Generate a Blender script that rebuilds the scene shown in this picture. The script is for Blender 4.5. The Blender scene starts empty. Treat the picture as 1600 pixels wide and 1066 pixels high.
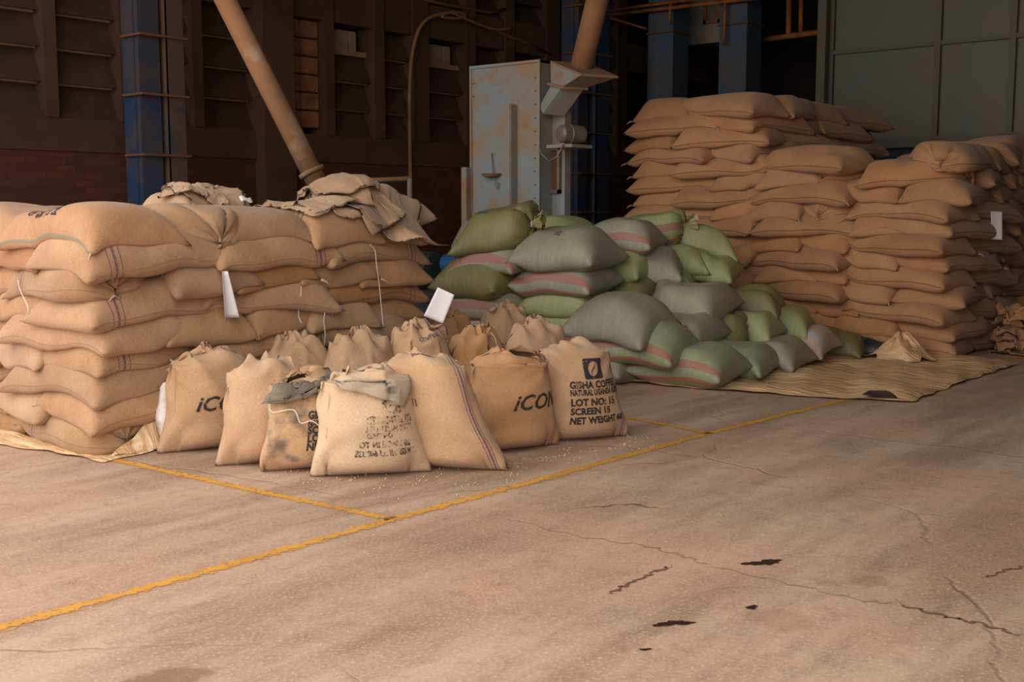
import bpy, bmesh, math, random
import numpy as np
from mathutils import Vector, Matrix
random.seed(7)
C = bpy.context.scene.collection
scene = bpy.context.scene
PI = math.pi
# ------------------------------------------------------------------ camera, world, light, exposure
F_PX, HZ, CAM_Z = 1780.0, 330.0, 1.5
PITCH = math.atan((533-HZ)/F_PX); AZ = math.radians(40.1)
cam = bpy.data.cameras.new('camera'); cam.lens = F_PX/1600*36; cam.sensor_width = 36; cam.clip_end = 200
camo = bpy.data.objects.new('camera', cam); C.objects.link(camo)
camo.location = (0, 0, CAM_Z); camo.rotation_euler = (PI/2-PITCH, 0, AZ-PI/2)
scene.camera = camo
w = bpy.data.worlds.new('daylight'); scene.world = w; w.use_nodes = True
bg = w.node_tree.nodes['Background']; bg.inputs[0].default_value = (1.0, .955, .92, 1); bg.inputs[1].default_value = 2.9
pl = bpy.data.lights.new('door_portal', 'AREA'); pl.shape = 'RECTANGLE'; pl.size = 12.3; pl.size_y = 7.0; pl.cycles.is_portal = True
po = bpy.data.objects.new('door_portal', pl); C.objects.link(po); po.location = (2.15, 5.25, 3.5); po.rotation_euler = (0, -PI/2, 0)
po.rotation_euler = Matrix(((0, 0, -1), (1, 0, 0), (0, -1, 0))).to_euler()
scene.view_settings.view_transform = 'Standard'; scene.view_settings.look = 'None'
scene.view_settings.exposure = 0.0; scene.view_settings.gamma = 1; scene.view_settings.use_curve_mapping = False
scene.cycles.max_bounces = 6; scene.cycles.diffuse_bounces = 4

# ------------------------------------------------------------------ camera geometry: a photo pixel as a point in the hall
_f = np.array([math.cos(AZ)*math.cos(PITCH), math.sin(AZ)*math.cos(PITCH), -math.sin(PITCH)])
_r = np.array([math.sin(AZ), -math.cos(AZ), 0.0]); _u = np.cross(_r, _f); _o = np.array([0, 0, CAM_Z])
def ray(px, py): return _f+_r*((px-800)/F_PX)-_u*((py-533)/F_PX)
def at_z(px, py, z=0.0):
    d = ray(px, py); return _o+d*((z-CAM_Z)/d[2])
def at_y(px, py, y):
    d = ray(px, py); return _o+d*(y/d[1])
def at_x(px, py, x):
    d = ray(px, py); return _o+d*(x/d[0])
def at_d(px, py, dep):
    d = ray(px, py); h = math.hypot(d[0]*math.cos(AZ)+d[1]*math.sin(AZ), 0); return _o+d*(dep/h)

# ------------------------------------------------------------------ materials
def mat(name):
    m = bpy.data.materials.new(name); m.use_nodes = True
    return m, m.node_tree.nodes, m.node_tree.links, m.node_tree.nodes['Principled BSDF']
def N(ns, t, **k):
    n = ns.new('ShaderNode'+t)
    for a, b in k.items(): setattr(n, a, b)
    return n
def srgb(r, g, b):
    f = lambda c: (c/255/12.92 if c/255 <= .04045 else ((c/255+.055)/1.055)**2.4)
    return (f(r), f(g), f(b), 1)
def mixc(ns, ls, fac, a, b, blend='MIX'):
    m = N(ns, 'Mix', data_type='RGBA', blend_type=blend)
    for s, v in ((0, fac), (6, a), (7, b)):
        if isinstance(v, bpy.types.NodeSocket): ls.new(v, m.inputs[s])
        else: m.inputs[s].default_value = v
    return m.outputs[2]
def math_(ns, ls, op, a, b=None, c=None, clamp=False):
    m = N(ns, 'Math', operation=op, use_clamp=clamp)
    for i, v in enumerate((a, b, c)):
        if v is None: continue
        if isinstance(v, bpy.types.NodeSocket): ls.new(v, m.inputs[i])
        else: m.inputs[i].default_value = v
    return m.outputs[0]
def noise(ns, ls, vec, scale, detail=3, rough=.55, w=None):
    n = N(ns, 'TexNoise'); n.inputs['Scale'].default_value = scale; n.inputs['Detail'].default_value = detail; n.inputs['Roughness'].default_value = rough
    if vec is not None: ls.new(vec, n.inputs['Vector'])
    return n.outputs[0]
def ramp(ns, ls, v, a, b, lo=0., hi=1.):
    m = N(ns, 'MapRange'); ls.new(v, m.inputs[0]); m.inputs[1].default_value = a; m.inputs[2].default_value = b; m.inputs[3].default_value = lo; m.inputs[4].default_value = hi
    return m.outputs[0]
def mapping(ns, ls, vec, scale=(1, 1, 1), loc=(0, 0, 0), rot=(0, 0, 0)):
    m = N(ns, 'Mapping'); ls.new(vec, m.inputs[0]); m.inputs['Scale'].default_value = scale; m.inputs['Location'].default_value = loc; m.inputs['Rotation'].default_value = rot
    return m.outputs[0]
def band(ns, ls, x, c, hw):
    return math_(ns, ls, 'LESS_THAN', math_(ns, ls, 'ABSOLUTE', math_(ns, ls, 'SUBTRACT', x, c)), hw)
def bump(ns, ls, bs, h, st, dist=.01):
    b = N(ns, 'Bump'); ls.new(h, b.inputs['Height']); b.inputs['Strength'].default_value = st; b.inputs['Distance'].default_value = dist; ls.new(b.outputs[0], bs.inputs['Normal'])

def cloth_mat(name, col, col2, stripe=None, stripes=(), axis=0, seam=None, sw=.006, rough=.92, kind='jute', var=.12, grime=None):
    """woven sack cloth; UV runs 0..1 along and across the flat sack"""
    m, ns, ls, bs = mat(name)
    tc = N(ns, 'TexCoord'); uv = tc.outputs['UV']; ob = tc.outputs['Object']
    oi = N(ns, 'ObjectInfo'); rnd = oi.outputs['Random']
    off = N(ns, 'VectorMath', operation='ADD'); ls.new(ob, off.inputs[0])
    cmb = N(ns, 'CombineXYZ'); ls.new(math_(ns, ls, 'MULTIPLY', rnd, 37.), cmb.inputs[0]); ls.new(cmb.outputs[0], off.inputs[1]); ob = off.outputs[0]
    big = noise(ns, ls, ob, 3.2, 4, .6)
    c = mixc(ns, ls, ramp(ns, ls, big, .35, .7), col, col2)
    # threads: slubs along both directions of the weave; on plastic also painted highlight streaks
    t1 = noise(ns, ls, mapping(ns, ls, uv, (45, 420, 1) if kind == 'jute' else (85, 2.5, 1)), 1., 2)
    t2 = noise(ns, ls, mapping(ns, ls, uv, (520, 34, 1)), 1., 2)
    th = math_(ns, ls, 'ADD', t1, t2)
    lo, hi = (.76, 1.16) if kind == 'jute' else (.88, 1.12)
    f = ramp(ns, ls, th, .78, 1.22, lo, hi)
    vm = N(ns, 'VectorMath', operation='SCALE'); ls.new(c, vm.inputs[0]); ls.new(f, vm.inputs['Scale']); c = vm.outputs[0]
    sx = N(ns, 'SeparateXYZ'); ls.new(uv, sx.inputs[0]); U, V = sx.outputs[0], sx.outputs[1]
    if stripe:
        tot = None; S = (U, V)[axis]
        for cc, hw in stripes:
            b = band(ns, ls, S, cc, hw); tot = b if tot is None else math_(ns, ls, 'MAXIMUM', tot, b)
        wear = ramp(ns, ls, noise(ns, ls, mapping(ns, ls, uv, (90, 90, 1)), 1, 2), .3, .55, .45, .95)
        c = mixc(ns, ls, math_(ns, ls, 'MULTIPLY', tot, wear), c, stripe)
    if seam:
        e = math_(ns, ls, 'MINIMUM', V, math_(ns, ls, 'SUBTRACT', 1., V))
        c = mixc(ns, ls, ramp(ns, ls, e, sw*.6, sw*1.3, .75, 0), c, seam)
    if grime:
        g = ramp(ns, ls, noise(ns, ls, ob, 5.5, 5, .6), .5, .66, 0, .8)
        c = mixc(ns, ls, g, c, grime)
    if kind == 'jute':   # dark flecks and dust
        fl = ramp(ns, ls, noise(ns, ls, mapping(ns, ls, uv, (60, 60, 1)), 1, 1), .72, .8, 0, .35)
        c = mixc(ns, ls, fl, c, (.08, .045, .02, 1))
    hsv = N(ns, 'HueSaturation'); ls.new(c, hsv.inputs['Color'])
    ls.new(ramp(ns, ls, rnd, 0, 1, 1-var, 1+var), hsv.inputs['Value']); 
    r2 = math_(ns, ls, 'FRACT', math_(ns, ls, 'MULTIPLY', rnd, 7.31)); ls.new(ramp(ns, ls, r2, 0, 1, 1-var*.8, 1+var*.4), hsv.inputs['Saturation'])
    ls.new(ramp(ns, ls, math_(ns, ls, 'FRACT', math_(ns, ls, 'MULTIPLY', rnd, 13.7)), 0, 1, .5-var*.03, .5+var*.03), hsv.inputs['Hue'])
    ls.new(hsv.outputs[0], bs.inputs['Base Color'])
    bs.inputs['Roughness'].default_value = rough
    if kind == 'jute': bs.inputs['Sheen Weight'].default_value = .15
    wr = noise(ns, ls, mapping(ns, ls, uv, (9, 3, 1)), 1., 4, .6)
    hgt = math_(ns, ls, 'ADD', math_(ns, ls, 'MULTIPLY', th, .25 if kind == 'jute' else .35), math_(ns, ls, 'MULTIPLY', wr, 1.5))
    bump(ns, ls, bs, hgt, .55 if kind == 'jute' else .5, .012)
    return m
PUR = srgb(98, 62, 92); GRN = srgb(60, 92, 78)
JA, JB = srgb(180, 140, 103), srgb(160, 118, 80)
ST3 = ((.20, .006), (.225, .0025), (.175, .0025))
M = {}
M['jute'] = cloth_mat('jute_plain', JA, JB, seam=srgb(140, 106, 76))
M['jute_purple'] = cloth_mat('jute_purple_stripe', JA, JB, PUR, ((.2, .008), (.165, .003), (.235, .003)), seam=srgb(140, 106, 76))
M['jute_green'] = cloth_mat('jute_green_stripe', JA, JB, GRN, ((.2, .006), (.235, .006)), seam=srgb(140, 106, 76))
M['jute_dark'] = cloth_mat('jute_warm', srgb(176, 126, 80), srgb(162, 112, 68), PUR, ((.2, .005), (.16, .003)), seam=srgb(110, 76, 45))
M['brown'] = cloth_mat('brown_jute', srgb(182, 132, 88), srgb(168, 117, 75), seam=srgb(104, 68, 40), var=.07, sw=.008)
M['pale'] = cloth_mat('pale_jute', srgb(214, 182, 148), srgb(200, 165, 130), var=.04)
M['tan'] = cloth_mat('tan_jute', srgb(200, 162, 126), srgb(182, 142, 104), PUR, ((.9, .005), (.875, .010), (.845, .004)), axis=1, var=.05)
M['orange'] = cloth_mat('orange_jute', srgb(194, 146, 100), srgb(180, 128, 82), PUR, ((.88, .005), (.855, .006)), axis=1, var=.04)
M['tan_plain'] = cloth_mat('tan_plain_jute', srgb(196, 162, 130), srgb(180, 142, 108), var=.07)
M['stained'] = cloth_mat('stained_jute', srgb(196, 158, 118), srgb(176, 136, 98), var=.03, grime=srgb(84, 76, 68))
M['lining'] = cloth_mat('grey_lining', srgb(190, 168, 142), srgb(166, 146, 122), var=.03)
M['lining_dark'] = cloth_mat('dark_lining', srgb(96, 86, 76), srgb(128, 112, 94), var=.03)
PK = srgb(160, 100, 86)
for k, a, b in (('green', srgb(152, 156, 124), srgb(134, 140, 110)), ('olive', srgb(130, 124, 80), srgb(114, 108, 70)), ('grey', srgb(154, 149, 126), srgb(136, 132, 112)), ('light', srgb(162, 164, 114), srgb(146, 150, 104))):
    M['g_'+k] = cloth_mat('woven_plastic_'+k, a, b, rough=.4, kind='pp', var=.05)
    M['g_'+k+'_s'] = cloth_mat('woven_plastic_%s_striped' % k, a, b, PK, ((.915, .038),), axis=1, rough=.4, kind='pp', var=.05)
M['g_white'] = cloth_mat('woven_plastic_white', srgb(196, 170, 152), srgb(180, 150, 134), srgb(160, 175, 205), ((.75, .03), (.35, .015)), axis=1, rough=.5, kind='pp', var=.02)

def simple(name, col, rough=.7, metal=0., col2=None, sc=4., lo=.4, hi=.65, bmp=0., coord='Object', col3=None, sc3=12.):
    m, ns, ls, bs = mat(name); tc = N(ns, 'TexCoord'); v = tc.outputs[coord]
    c = col
    if col2: c = mixc(ns, ls, ramp(ns, ls, noise(ns, ls, v, sc, 5, .6), lo, hi), col, col2)
    if col3: c = mixc(ns, ls, ramp(ns, ls, noise(ns, ls, v, sc3, 4, .65), .56, .68), c, col3)
    if isinstance(c, bpy.types.NodeSocket): ls.new(c, bs.inputs['Base Color'])
    else: bs.inputs['Base Color'].default_value = c
    bs.inputs['Roughness'].default_value = rough; bs.inputs['Metallic'].default_value = metal
    if bmp: bump(ns, ls, bs, noise(ns, ls, v, sc*6, 3), bmp)
    return m
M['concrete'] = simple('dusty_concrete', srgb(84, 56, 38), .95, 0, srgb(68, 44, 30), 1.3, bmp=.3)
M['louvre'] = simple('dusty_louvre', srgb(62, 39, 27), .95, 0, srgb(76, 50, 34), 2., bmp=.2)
M['ledge_dust'] = simple('pale_block', srgb(150, 118, 92), .95, 0, srgb(120, 92, 70), 3.)
M['rustblock'] = simple('rough_block', srgb(150, 94, 54), .95, 0, srgb(104, 64, 38), 5., bmp=.6)
M['blue'] = simple('blue_paint', srgb(28, 52, 84), .6, 0, srgb(72, 60, 54), 1.6, .42, .62)
M['blue_dusty'] = simple('blue_paint_under_dust', srgb(84, 62, 48), .75, 0, srgb(40, 56, 76), 2.2, .55, .66)
M['blue_grey'] = simple('blue_grey_paint', srgb(60, 82, 104), .6, 0, srgb(92, 78, 66), 1.5, .45, .65)
M['dustedge'] = simple('brown_dust_on_steel', srgb(104, 66, 42), .95)
M['machine'] = simple('grey_blue_paint', srgb(128, 138, 140), .6, 0, srgb(146, 118, 90), 1.5, .42, .62, col3=srgb(148, 104, 66), sc3=1.9)
M['machine_dust'] = simple('dusty_orange_steel', srgb(140, 100, 66), .9, 0, srgb(128, 104, 82), 4.)
M['grey_steel'] = simple('grey_steel', srgb(128, 122, 112), .5, .3, srgb(110, 92, 76), 5.)
M['bluemotor'] = simple('blue_enamel', srgb(30, 80, 140), .5)
M['pipe'] = simple('dusty_pipe', srgb(140, 96, 62), .85, 0, srgb(116, 84, 60), 2.5, col3=srgb(150, 128, 106), sc3=2.)
M['rustbeam'] = simple('rusty_orange_steel', srgb(170, 100, 46), .85, 0, srgb(120, 70, 36), 5.)
M['panel'] = simple('grey_green_sheet_steel', srgb(96, 98, 86), .55, .1, srgb(112, 94, 66), .7, .42, .68, col3=srgb(86, 100, 98), sc3=.8)
M['panelrib'] = simple('grey_green_rib', srgb(92, 94, 86), .6, .1, srgb(104, 84, 62), 2.)
M['darkteal'] = simple('dark_teal_steel', srgb(40, 48, 48), .7, 0, srgb(32, 36, 34), 1.)
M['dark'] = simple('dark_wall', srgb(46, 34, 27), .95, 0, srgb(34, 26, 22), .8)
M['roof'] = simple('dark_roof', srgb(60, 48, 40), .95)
M['paper'] = simple('white_paper', srgb(232, 224, 226), .6)
M['ink'] = simple('grey_ink', srgb(120, 120, 128), .8)
M['inkgreen'] = simple('green_ink', srgb(90, 140, 120), .8)
M['twine'] = simple('white_twine', srgb(222, 212, 200), .9)
M['plasticwhite'] = simple('white_plastic', srgb(226, 220, 218), .45, 0, srgb(205, 192, 184), 12., bmp=.4)
M['tarpblack'] = simple('black_plastic', srgb(46, 46, 48), .45, 0, srgb(70, 66, 62), 6.)
M['leaf'] = simple('withered_tie', srgb(150, 150, 98), .7, 0, srgb(170, 140, 104), 20.)
M['grain'] = simple('spilled_beans', srgb(206, 182, 148), .8)

def ink_mat(name, col, thr=.5):
    m, ns, ls, bs = mat(name); tc = N(ns, 'TexCoord')
    n1 = noise(ns, ls, tc.outputs['Object'], 55, 3, .7); n2 = noise(ns, ls, tc.outputs['Object'], 9, 2)
    a = ramp(ns, ls, math_(ns, ls, 'ADD', math_(ns, ls, 'MULTIPLY', n1, .6), math_(ns, ls, 'MULTIPLY', n2, .4)), thr-.07, thr+.05, 0, .92)
    bs.inputs['Base Color'].default_value = col; bs.inputs['Roughness'].default_value = .9
    ls.new(a, bs.inputs['Alpha']); return m
M['stamp'] = ink_mat('black_stamp_ink', srgb(44, 40, 40), .40)
M['stamp_worn'] = ink_mat('worn_stamp_ink', srgb(70, 62, 60), .52)
M['stamp_purple'] = ink_mat('purple_stamp_ink', srgb(92, 70, 100), .5)

def brick_mat():
    m, ns, ls, bs = mat('old_red_brick'); tc = N(ns, 'TexCoord')
    v = mapping(ns, ls, tc.outputs['Object'], (1, 1, 1), rot=(PI/2, 0, 0))
    b = N(ns, 'TexBrick'); ls.new(v, b.inputs[0])
    b.inputs['Color1'].default_value = srgb(98, 44, 26); b.inputs['Color2'].default_value = srgb(74, 34, 22); b.inputs['Mortar'].default_value = srgb(60, 40, 30)
    b.inputs['Scale'].default_value = 1; b.inputs['Brick Width'].default_value = .24; b.inputs['Row Height'].default_value = .085; b.inputs['Mortar Size'].default_value = .006
    c = mixc(ns, ls, ramp(ns, ls, noise(ns, ls, tc.outputs['Object'], 1.2, 4), .4, .7), b.outputs[0], srgb(72, 44, 30))
    ls.new(c, bs.inputs['Base Color']); bs.inputs['Roughness'].default_value = .95
    bump(ns, ls, bs, b.outputs['Fac'], .3, -.01); return m
M['brick'] = brick_mat()

def tarp_mat(name, dark=.0):
    m, ns, ls, bs = mat(name); tc = N(ns, 'TexCoord'); v = tc.outputs['Object']
    a = noise(ns, ls, mapping(ns, ls, v, (5, 1.1, 1)), 1., 5, .6); b2 = noise(ns, ls, v, 2.3, 4)
    c = mixc(ns, ls, ramp(ns, ls, a, .38, .62), srgb(208, 164, 116), srgb(232, 196, 150))
    c = mixc(ns, ls, ramp(ns, ls, b2, .45, .65, 0, .7), c, srgb(186, 142, 102))
    c = mixc(ns, ls, ramp(ns, ls, noise(ns, ls, mapping(ns, ls, v, (9, 2, 1)), 1., 3), .58, .64, 0, .8), c, srgb(232, 206, 172))
    ls.new(c, bs.inputs['Base Color']); bs.inputs['Roughness'].default_value = .4
    bump(ns, ls, bs, noise(ns, ls, mapping(ns, ls, v, (14, 3.5, 1)), 1., 5, .6), 1., .045); return m
M['tarp'] = tarp_mat('tan_tarpaulin')

def floor_mat():
    m, ns, ls, bs = mat('dusty_concrete_floor'); tc = N(ns, 'TexCoord'); v = tc.outputs['Object']
    tr = mapping(ns, ls, v, (.5, 2.2, 1), rot=(0, 0, .05))      # wheel streaks run along the hall
    s1 = noise(ns, ls, tr, 1., 6, .62); s2 = noise(ns, ls, v, .55, 5, .6); s3 = noise(ns, ls, v, 9., 6, .7); s4 = noise(ns, ls, v, 60., 3, .7)
    c = mixc(ns, ls, ramp(ns, ls, s1, .40, .60), srgb(146, 118, 96), srgb(184, 156, 132))
    c = mixc(ns, ls, ramp(ns, ls, s2, .46, .66, 0, .75), c, srgb(194, 150, 124))
    c = mixc(ns, ls, ramp(ns, ls, s3, .5, .75, 0, .6), c, srgb(132, 104, 84))
    c = mixc(ns, ls, ramp(ns, ls, s4, .5, .7, 0, .65), c, srgb(208, 180, 154))
    vo = N(ns, 'TexVoronoi'); ls.new(v, vo.inputs['Vector']); vo.inputs['Scale'].default_value = 26
    pit = ramp(ns, ls, vo.outputs['Distance'], .02, .16, 1, 0)
    pit = math_(ns, ls, 'MULTIPLY', pit, ramp(ns, ls, noise(ns, ls, v, 1.1, 3), .5, .62))
    c = mixc(ns, ls, math_(ns, ls, 'MULTIPLY', pit, .45), c, srgb(96, 70, 54))
    # wandering cracks
    wv = N(ns, 'VectorMath', operation='ADD'); ls.new(v, wv.inputs[0])
    nn = N(ns, 'TexNoise'); nn.inputs['Scale'].default_value = 2.2; nn.inputs['Detail'].default_value = 6; ls.new(v, nn.inputs['Vector'])
    sc = N(ns, 'VectorMath', operation='SCALE'); ls.new(nn.outputs['Color'], sc.inputs[0]); sc.inputs['Scale'].default_value = .35; ls.new(sc.outputs[0], wv.inputs[1])
    vc = N(ns, 'TexVoronoi', feature='DISTANCE_TO_EDGE'); ls.new(wv.outputs[0], vc.inputs['Vector']); vc.inputs['Scale'].default_value = .42
    ck = ramp(ns, ls, vc.outputs['Distance'], .001, .0065, 1, 0)
    ck = math_(ns, ls, 'MULTIPLY', ck, ramp(ns, ls, noise(ns, ls, v, .8, 2), .42, .6))
    c = mixc(ns, ls, math_(ns, ls, 'MULTIPLY', ck, .25), c, srgb(86, 58, 42))
    # damp brown blots in their own places
    sx = N(ns, 'SeparateXYZ'); ls.new(v, sx.inputs[0])
    wob = math_(ns, ls, 'MULTIPLY', math_(ns, ls, 'SUBTRACT', noise(ns, ls, v, 7., 4), .5), .22)
    wob2 = math_(ns, ls, 'MULTIPLY', math_(ns, ls, 'SUBTRACT', noise(ns, ls, v, 22., 4), .5), .11)
    for px, py, r, k, col in ((255, 1066, .13, .6, srgb(120, 84, 58)), (1215, 968, .12, .28, srgb(140, 104, 76)), (1360, 908, .07, .3, srgb(120, 90, 66)), (1295, 912, .05, .22, srgb(120, 90, 66))):
        p = at_z(px, py)
        d = math_(ns, ls, 'SQRT', math_(ns, ls, 'ADD', math_(ns, ls, 'POWER', math_(ns, ls, 'SUBTRACT', sx.outputs[0], p[0]), 2), math_(ns, ls, 'POWER', math_(ns, ls, 'SUBTRACT', sx.outputs[1], p[1]), 2)))
        d = math_(ns, ls, 'ADD', d, wob)
        c = mixc(ns, ls, ramp(ns, ls, d, r*.8, r*1.1, k, 0), c, col)
    ls.new(c, bs.inputs['Base Color']); bs.inputs['Roughness'].default_value = .78
    h = math_(ns, ls, 'ADD', math_(ns, ls, 'MULTIPLY', s4, .25), math_(ns, ls, 'SUBTRACT', s3, math_(ns, ls, 'ADD', math_(ns, ls, 'MULTIPLY', pit, .6), math_(ns, ls, 'MULTIPLY', ck, 1.))))
    bump(ns, ls, bs, h, .45, .012); return m
M['floor'] = floor_mat()
def paint_mat():
    m, ns, ls, bs = mat('worn_yellow_paint'); tc = N(ns, 'TexCoord'); v = tc.outputs['Object']
    bs.inputs['Base Color'].default_value = srgb(206, 146, 62); bs.inputs['Roughness'].default_value = .7
    c = mixc(ns, ls, ramp(ns, ls, noise(ns, ls, v, 5, 4), .4, .7), srgb(222, 160, 62), srgb(200, 142, 66)); ls.new(c, bs.inputs['Base Color'])
    sx = N(ns, 'SeparateXYZ'); ls.new(tc.outputs['UV'], sx.inputs[0])
    e = math_(ns, ls, 'ABSOLUTE', math_(ns, ls, 'SUBTRACT', sx.outputs[1], .5))
    a = math_(ns, ls, 'ADD', noise(ns, ls, v, 26, 5, .75), math_(ns, ls, 'MULTIPLY', e, -.55))
    ls.new(ramp(ns, ls, a, .28, .40, 0, .9), bs.inputs['Alpha']); return m
M['paint'] = paint_mat()
def oil_mat():
    m, ns, ls, bs = mat('black_oil'); bs.inputs['Base Color'].default_value = srgb(52, 34, 28); bs.inputs['Roughness'].default_value = .35; return m
M['oil'] = oil_mat()

# ------------------------------------------------------------------ object helpers
LABELS = {}
def tag(o, label=None, cat=None, group=None, kind=None):
    if label:
        assert label not in LABELS, label
        n = len(label.split()); assert 4 <= n <= 16, (n, label); LABELS[label] = o; o['label'] = label
    if cat: o['category'] = cat
    if group: o['group'] = group
    if kind: o['kind'] = kind
    return o
def empty(name, loc, rz=0.):
    o = bpy.data.objects.new(name, None); C.objects.link(o); o.location = loc; o.rotation_euler = (0, 0, rz); o.empty_display_size = .1; return o
def link(name, me, m, parent=None, loc=(0, 0, 0)):
    if m is not None: me.materials.append(M[m] if isinstance(m, str) else m)
    o = bpy.data.objects.new(name, me); C.objects.link(o); o.location = loc
    if parent: o.parent = parent
    return o
class MB:
    """collects shapes into one mesh"""
    def __init__(s): s.bm = bmesh.new()
    def box(s, a, b, bev=0.):
        a, b = Vector(a), Vector(b); c = (a+b)/2; d = b-a
        r = bmesh.ops.create_cube(s.bm, size=1, matrix=Matrix.Translation(c) @ Matrix.Diagonal((abs(d.x), abs(d.y), abs(d.z), 1)))
        if bev: bmesh.ops.bevel(s.bm, geom=list({e for v in r['verts'] for e in v.link_edges}), offset=bev, segments=2, affect='EDGES')
        return s
    def prism(s, prof, axis, a, b):
        """2-D outline (in the two other axes) drawn out along axis"""
        def P(p, t):
            q = list(p); q.insert(axis, t); return q
        v0 = [s.bm.verts.new(P(p, a)) for p in prof]; v1 = [s.bm.verts.new(P(p, b)) for p in prof]; n = len(prof)
        for i in range(n): s.bm.faces.new((v0[i], v0[(i+1) % n], v1[(i+1) % n], v1[i]))
        s.bm.faces.new(v0[::-1]); s.bm.faces.new(v1); return s
    def loft(s, A, B, capA=True, capB=True):
        va = [s.bm.verts.new(p) for p in A]; vb = [s.bm.verts.new(p) for p in B]; n = len(A)
        for i in range(n): s.bm.faces.new((va[i], va[(i+1) % n], vb[(i+1) % n], vb[i]))
        if capA: s.bm.faces.new(va[::-1])
        if capB: s.bm.faces.new(vb)
        return s
    def tube(s, pts, r, n=10, r2=None):
        pts = [Vector(p) for p in pts]; rings = []
        for i, p in enumerate(pts):
            d = (pts[min(i+1, len(pts)-1)]-pts[max(i-1, 0)]).normalized()
            x = d.orthogonal().normalized() if i == 0 else (px - d*px.dot(d)).normalized()
            px = x; y = d.cross(x); rr = r if r2 is None else r+(r2-r)*i/(len(pts)-1)
            rings.append([s.bm.verts.new(p+x*math.cos(2*PI*k/n)*rr+y*math.sin(2*PI*k/n)*rr) for k in range(n)])
        for a, b in zip(rings, rings[1:]):
            for k in range(n):
                f = s.bm.faces.new((a[k], a[(k+1) % n], b[(k+1) % n], b[k])); f.smooth = True
        s.bm.faces.new(rings[0][::-1]); s.bm.faces.new(rings[-1]); return s
    def lathe(s, prof, c, d, n=20):
        """profile (distance along d, radius) turned about axis d through c"""
        c, d = Vector(c), Vector(d).normalized(); x = d.orthogonal().normalized(); y = d.cross(x); rings = []
        for t, r in prof: rings.append([s.bm.verts.new(c+d*t+(x*math.cos(2*PI*k/n)+y*math.sin(2*PI*k/n))*max(r, 1e-4)) for k in range(n)])
        for a, b in zip(rings, rings[1:]):
            for k in range(n): s.bm.faces.new((a[k], a[(k+1) % n], b[(k+1) % n], b[k]))
        s.bm.faces.new(rings[0][::-1]); s.bm.faces.new(rings[-1]); return s
    def done(s, name, m, parent=None, off=None):
        bmesh.ops.recalc_face_normals(s.bm, faces=s.bm.faces)
        o = off
        if parent is not None and off is None: o = parent.location
        if o is not None: bmesh.ops.transform(s.bm, matrix=Matrix.Translation(-Vector(o)), verts=s.bm.verts)
        me = bpy.data.meshes.new(name); s.bm.to_mesh(me); s.bm.free()
        return link(name, me, m, parent, (0, 0, 0) if parent is not None else (o if o is not None else (0, 0, 0)))
def curve(pts, n=6):
    p = [np.array(q, float) for q in pts]; p = [2*p[0]-p[1]]+p+[2*p[-1]-p[-2]]; out = []
    for i in range(1, len(p)-2):
        for k in range(n):
            t = k/n; out.append(.5*((2*p[i])+(p[i+1]-p[i-1])*t+(2*p[i-1]-5*p[i]+4*p[i+1]-p[i+2])*t*t+(3*p[i]-p[i-1]-3*p[i+1]+p[i+2])*t**3))
    return out+[p[-2]]
def struct(mb, name, m): return tag(mb.done(name, m), kind='structure')

# ------------------------------------------------------------------ cloth: a small position-based solver
def sheet_bag(nx, ny, L, W, open_top=False):
    F = np.arange(nx*ny).reshape(nx, ny); B = F.copy(); k = nx*ny
    for i in range(nx):
        for j in range(ny):
            if not (i == 0 or j in (0, ny-1) or (i == nx-1 and not open_top)): B[i, j] = k; k += 1
    x = np.linspace(-L/2, L/2, nx); y = np.linspace(-W/2, W/2, ny)
    P = np.zeros((k, 3))
    for G in (F, B): P[G, 0] = x[:, None]; P[G, 1] = y[None]
    E = {}; dx, dy = L/(nx-1), W/(ny-1); dd = math.hypot(dx, dy)
    for G in (F, B):
        for a, b, l, s in ((G[:-1], G[1:], dx, 1), (G[:, :-1], G[:, 1:], dy, 1), (G[:-1, :-1], G[1:, 1:], dd, .35), (G[:-1, 1:], G[1:, :-1], dd, .35)):
            for p, q in zip(a.ravel().tolist(), b.ravel().tolist()): E[(min(p, q), max(p, q))] = (l, s)
    used = [0]*k; cols = []
    for (p, q), (l, s) in E.items():
        m = used[p] | used[q]; c = 0
        while m >> c & 1: c += 1
        used[p] |= 1 << c; used[q] |= 1 << c
        while len(cols) <= c: cols.append([])
        cols[c].append((p, q, l, s))
    cols = [np.array(c) for c in cols]
    cols = [(c[:, 0].astype(int), c[:, 1].astype(int), c[:, 2], c[:, 3]) for c in cols]
    tri = []
    for G, fl in ((F, 0), (B, 1)):
        a, b, c, d = G[:-1, :-1].ravel(), G[1:, :-1].ravel(), G[1:, 1:].ravel(), G[:-1, 1:].ravel()
        for t in ((a, b, c), (a, c, d)):
            t = np.stack(t, 1); tri.append(t[:, ::-1] if fl else t)
    return F, B, P, cols, np.concatenate(tri)
def solve(P, cols, tri, steps, pres, grav, collide, damp=.9, iters=6, comp=.5):
    V = np.zeros_like(P); n = len(P)
    for s in range(steps):
        f = np.zeros_like(P)
        if pres is not None:
            e1 = P[tri[:, 1]]-P[tri[:, 0]]; e2 = P[tri[:, 2]]-P[tri[:, 0]]
            Nn = np.cross(e1, e2)/2*pres[:, None]
            for k in range(3):
                for c in range(3): f[:, c] += np.bincount(tri[:, k], Nn[:, c], n)
        f[:, 2] -= grav; V = (V+f)*damp; Q = P+V
        for it in range(iters):
            for a, b, l, st in cols:
                d = Q[b]-Q[a]; r = np.sqrt((d*d).sum(1))+1e-9
                k = np.where(r > l, 1, comp)*st*(r-l)/r/2; d *= k[:, None]
                Q[a] += d; Q[b] -= d
            Q = collide(Q, s)
        V = Q-P; P = Q
    return P
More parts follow.
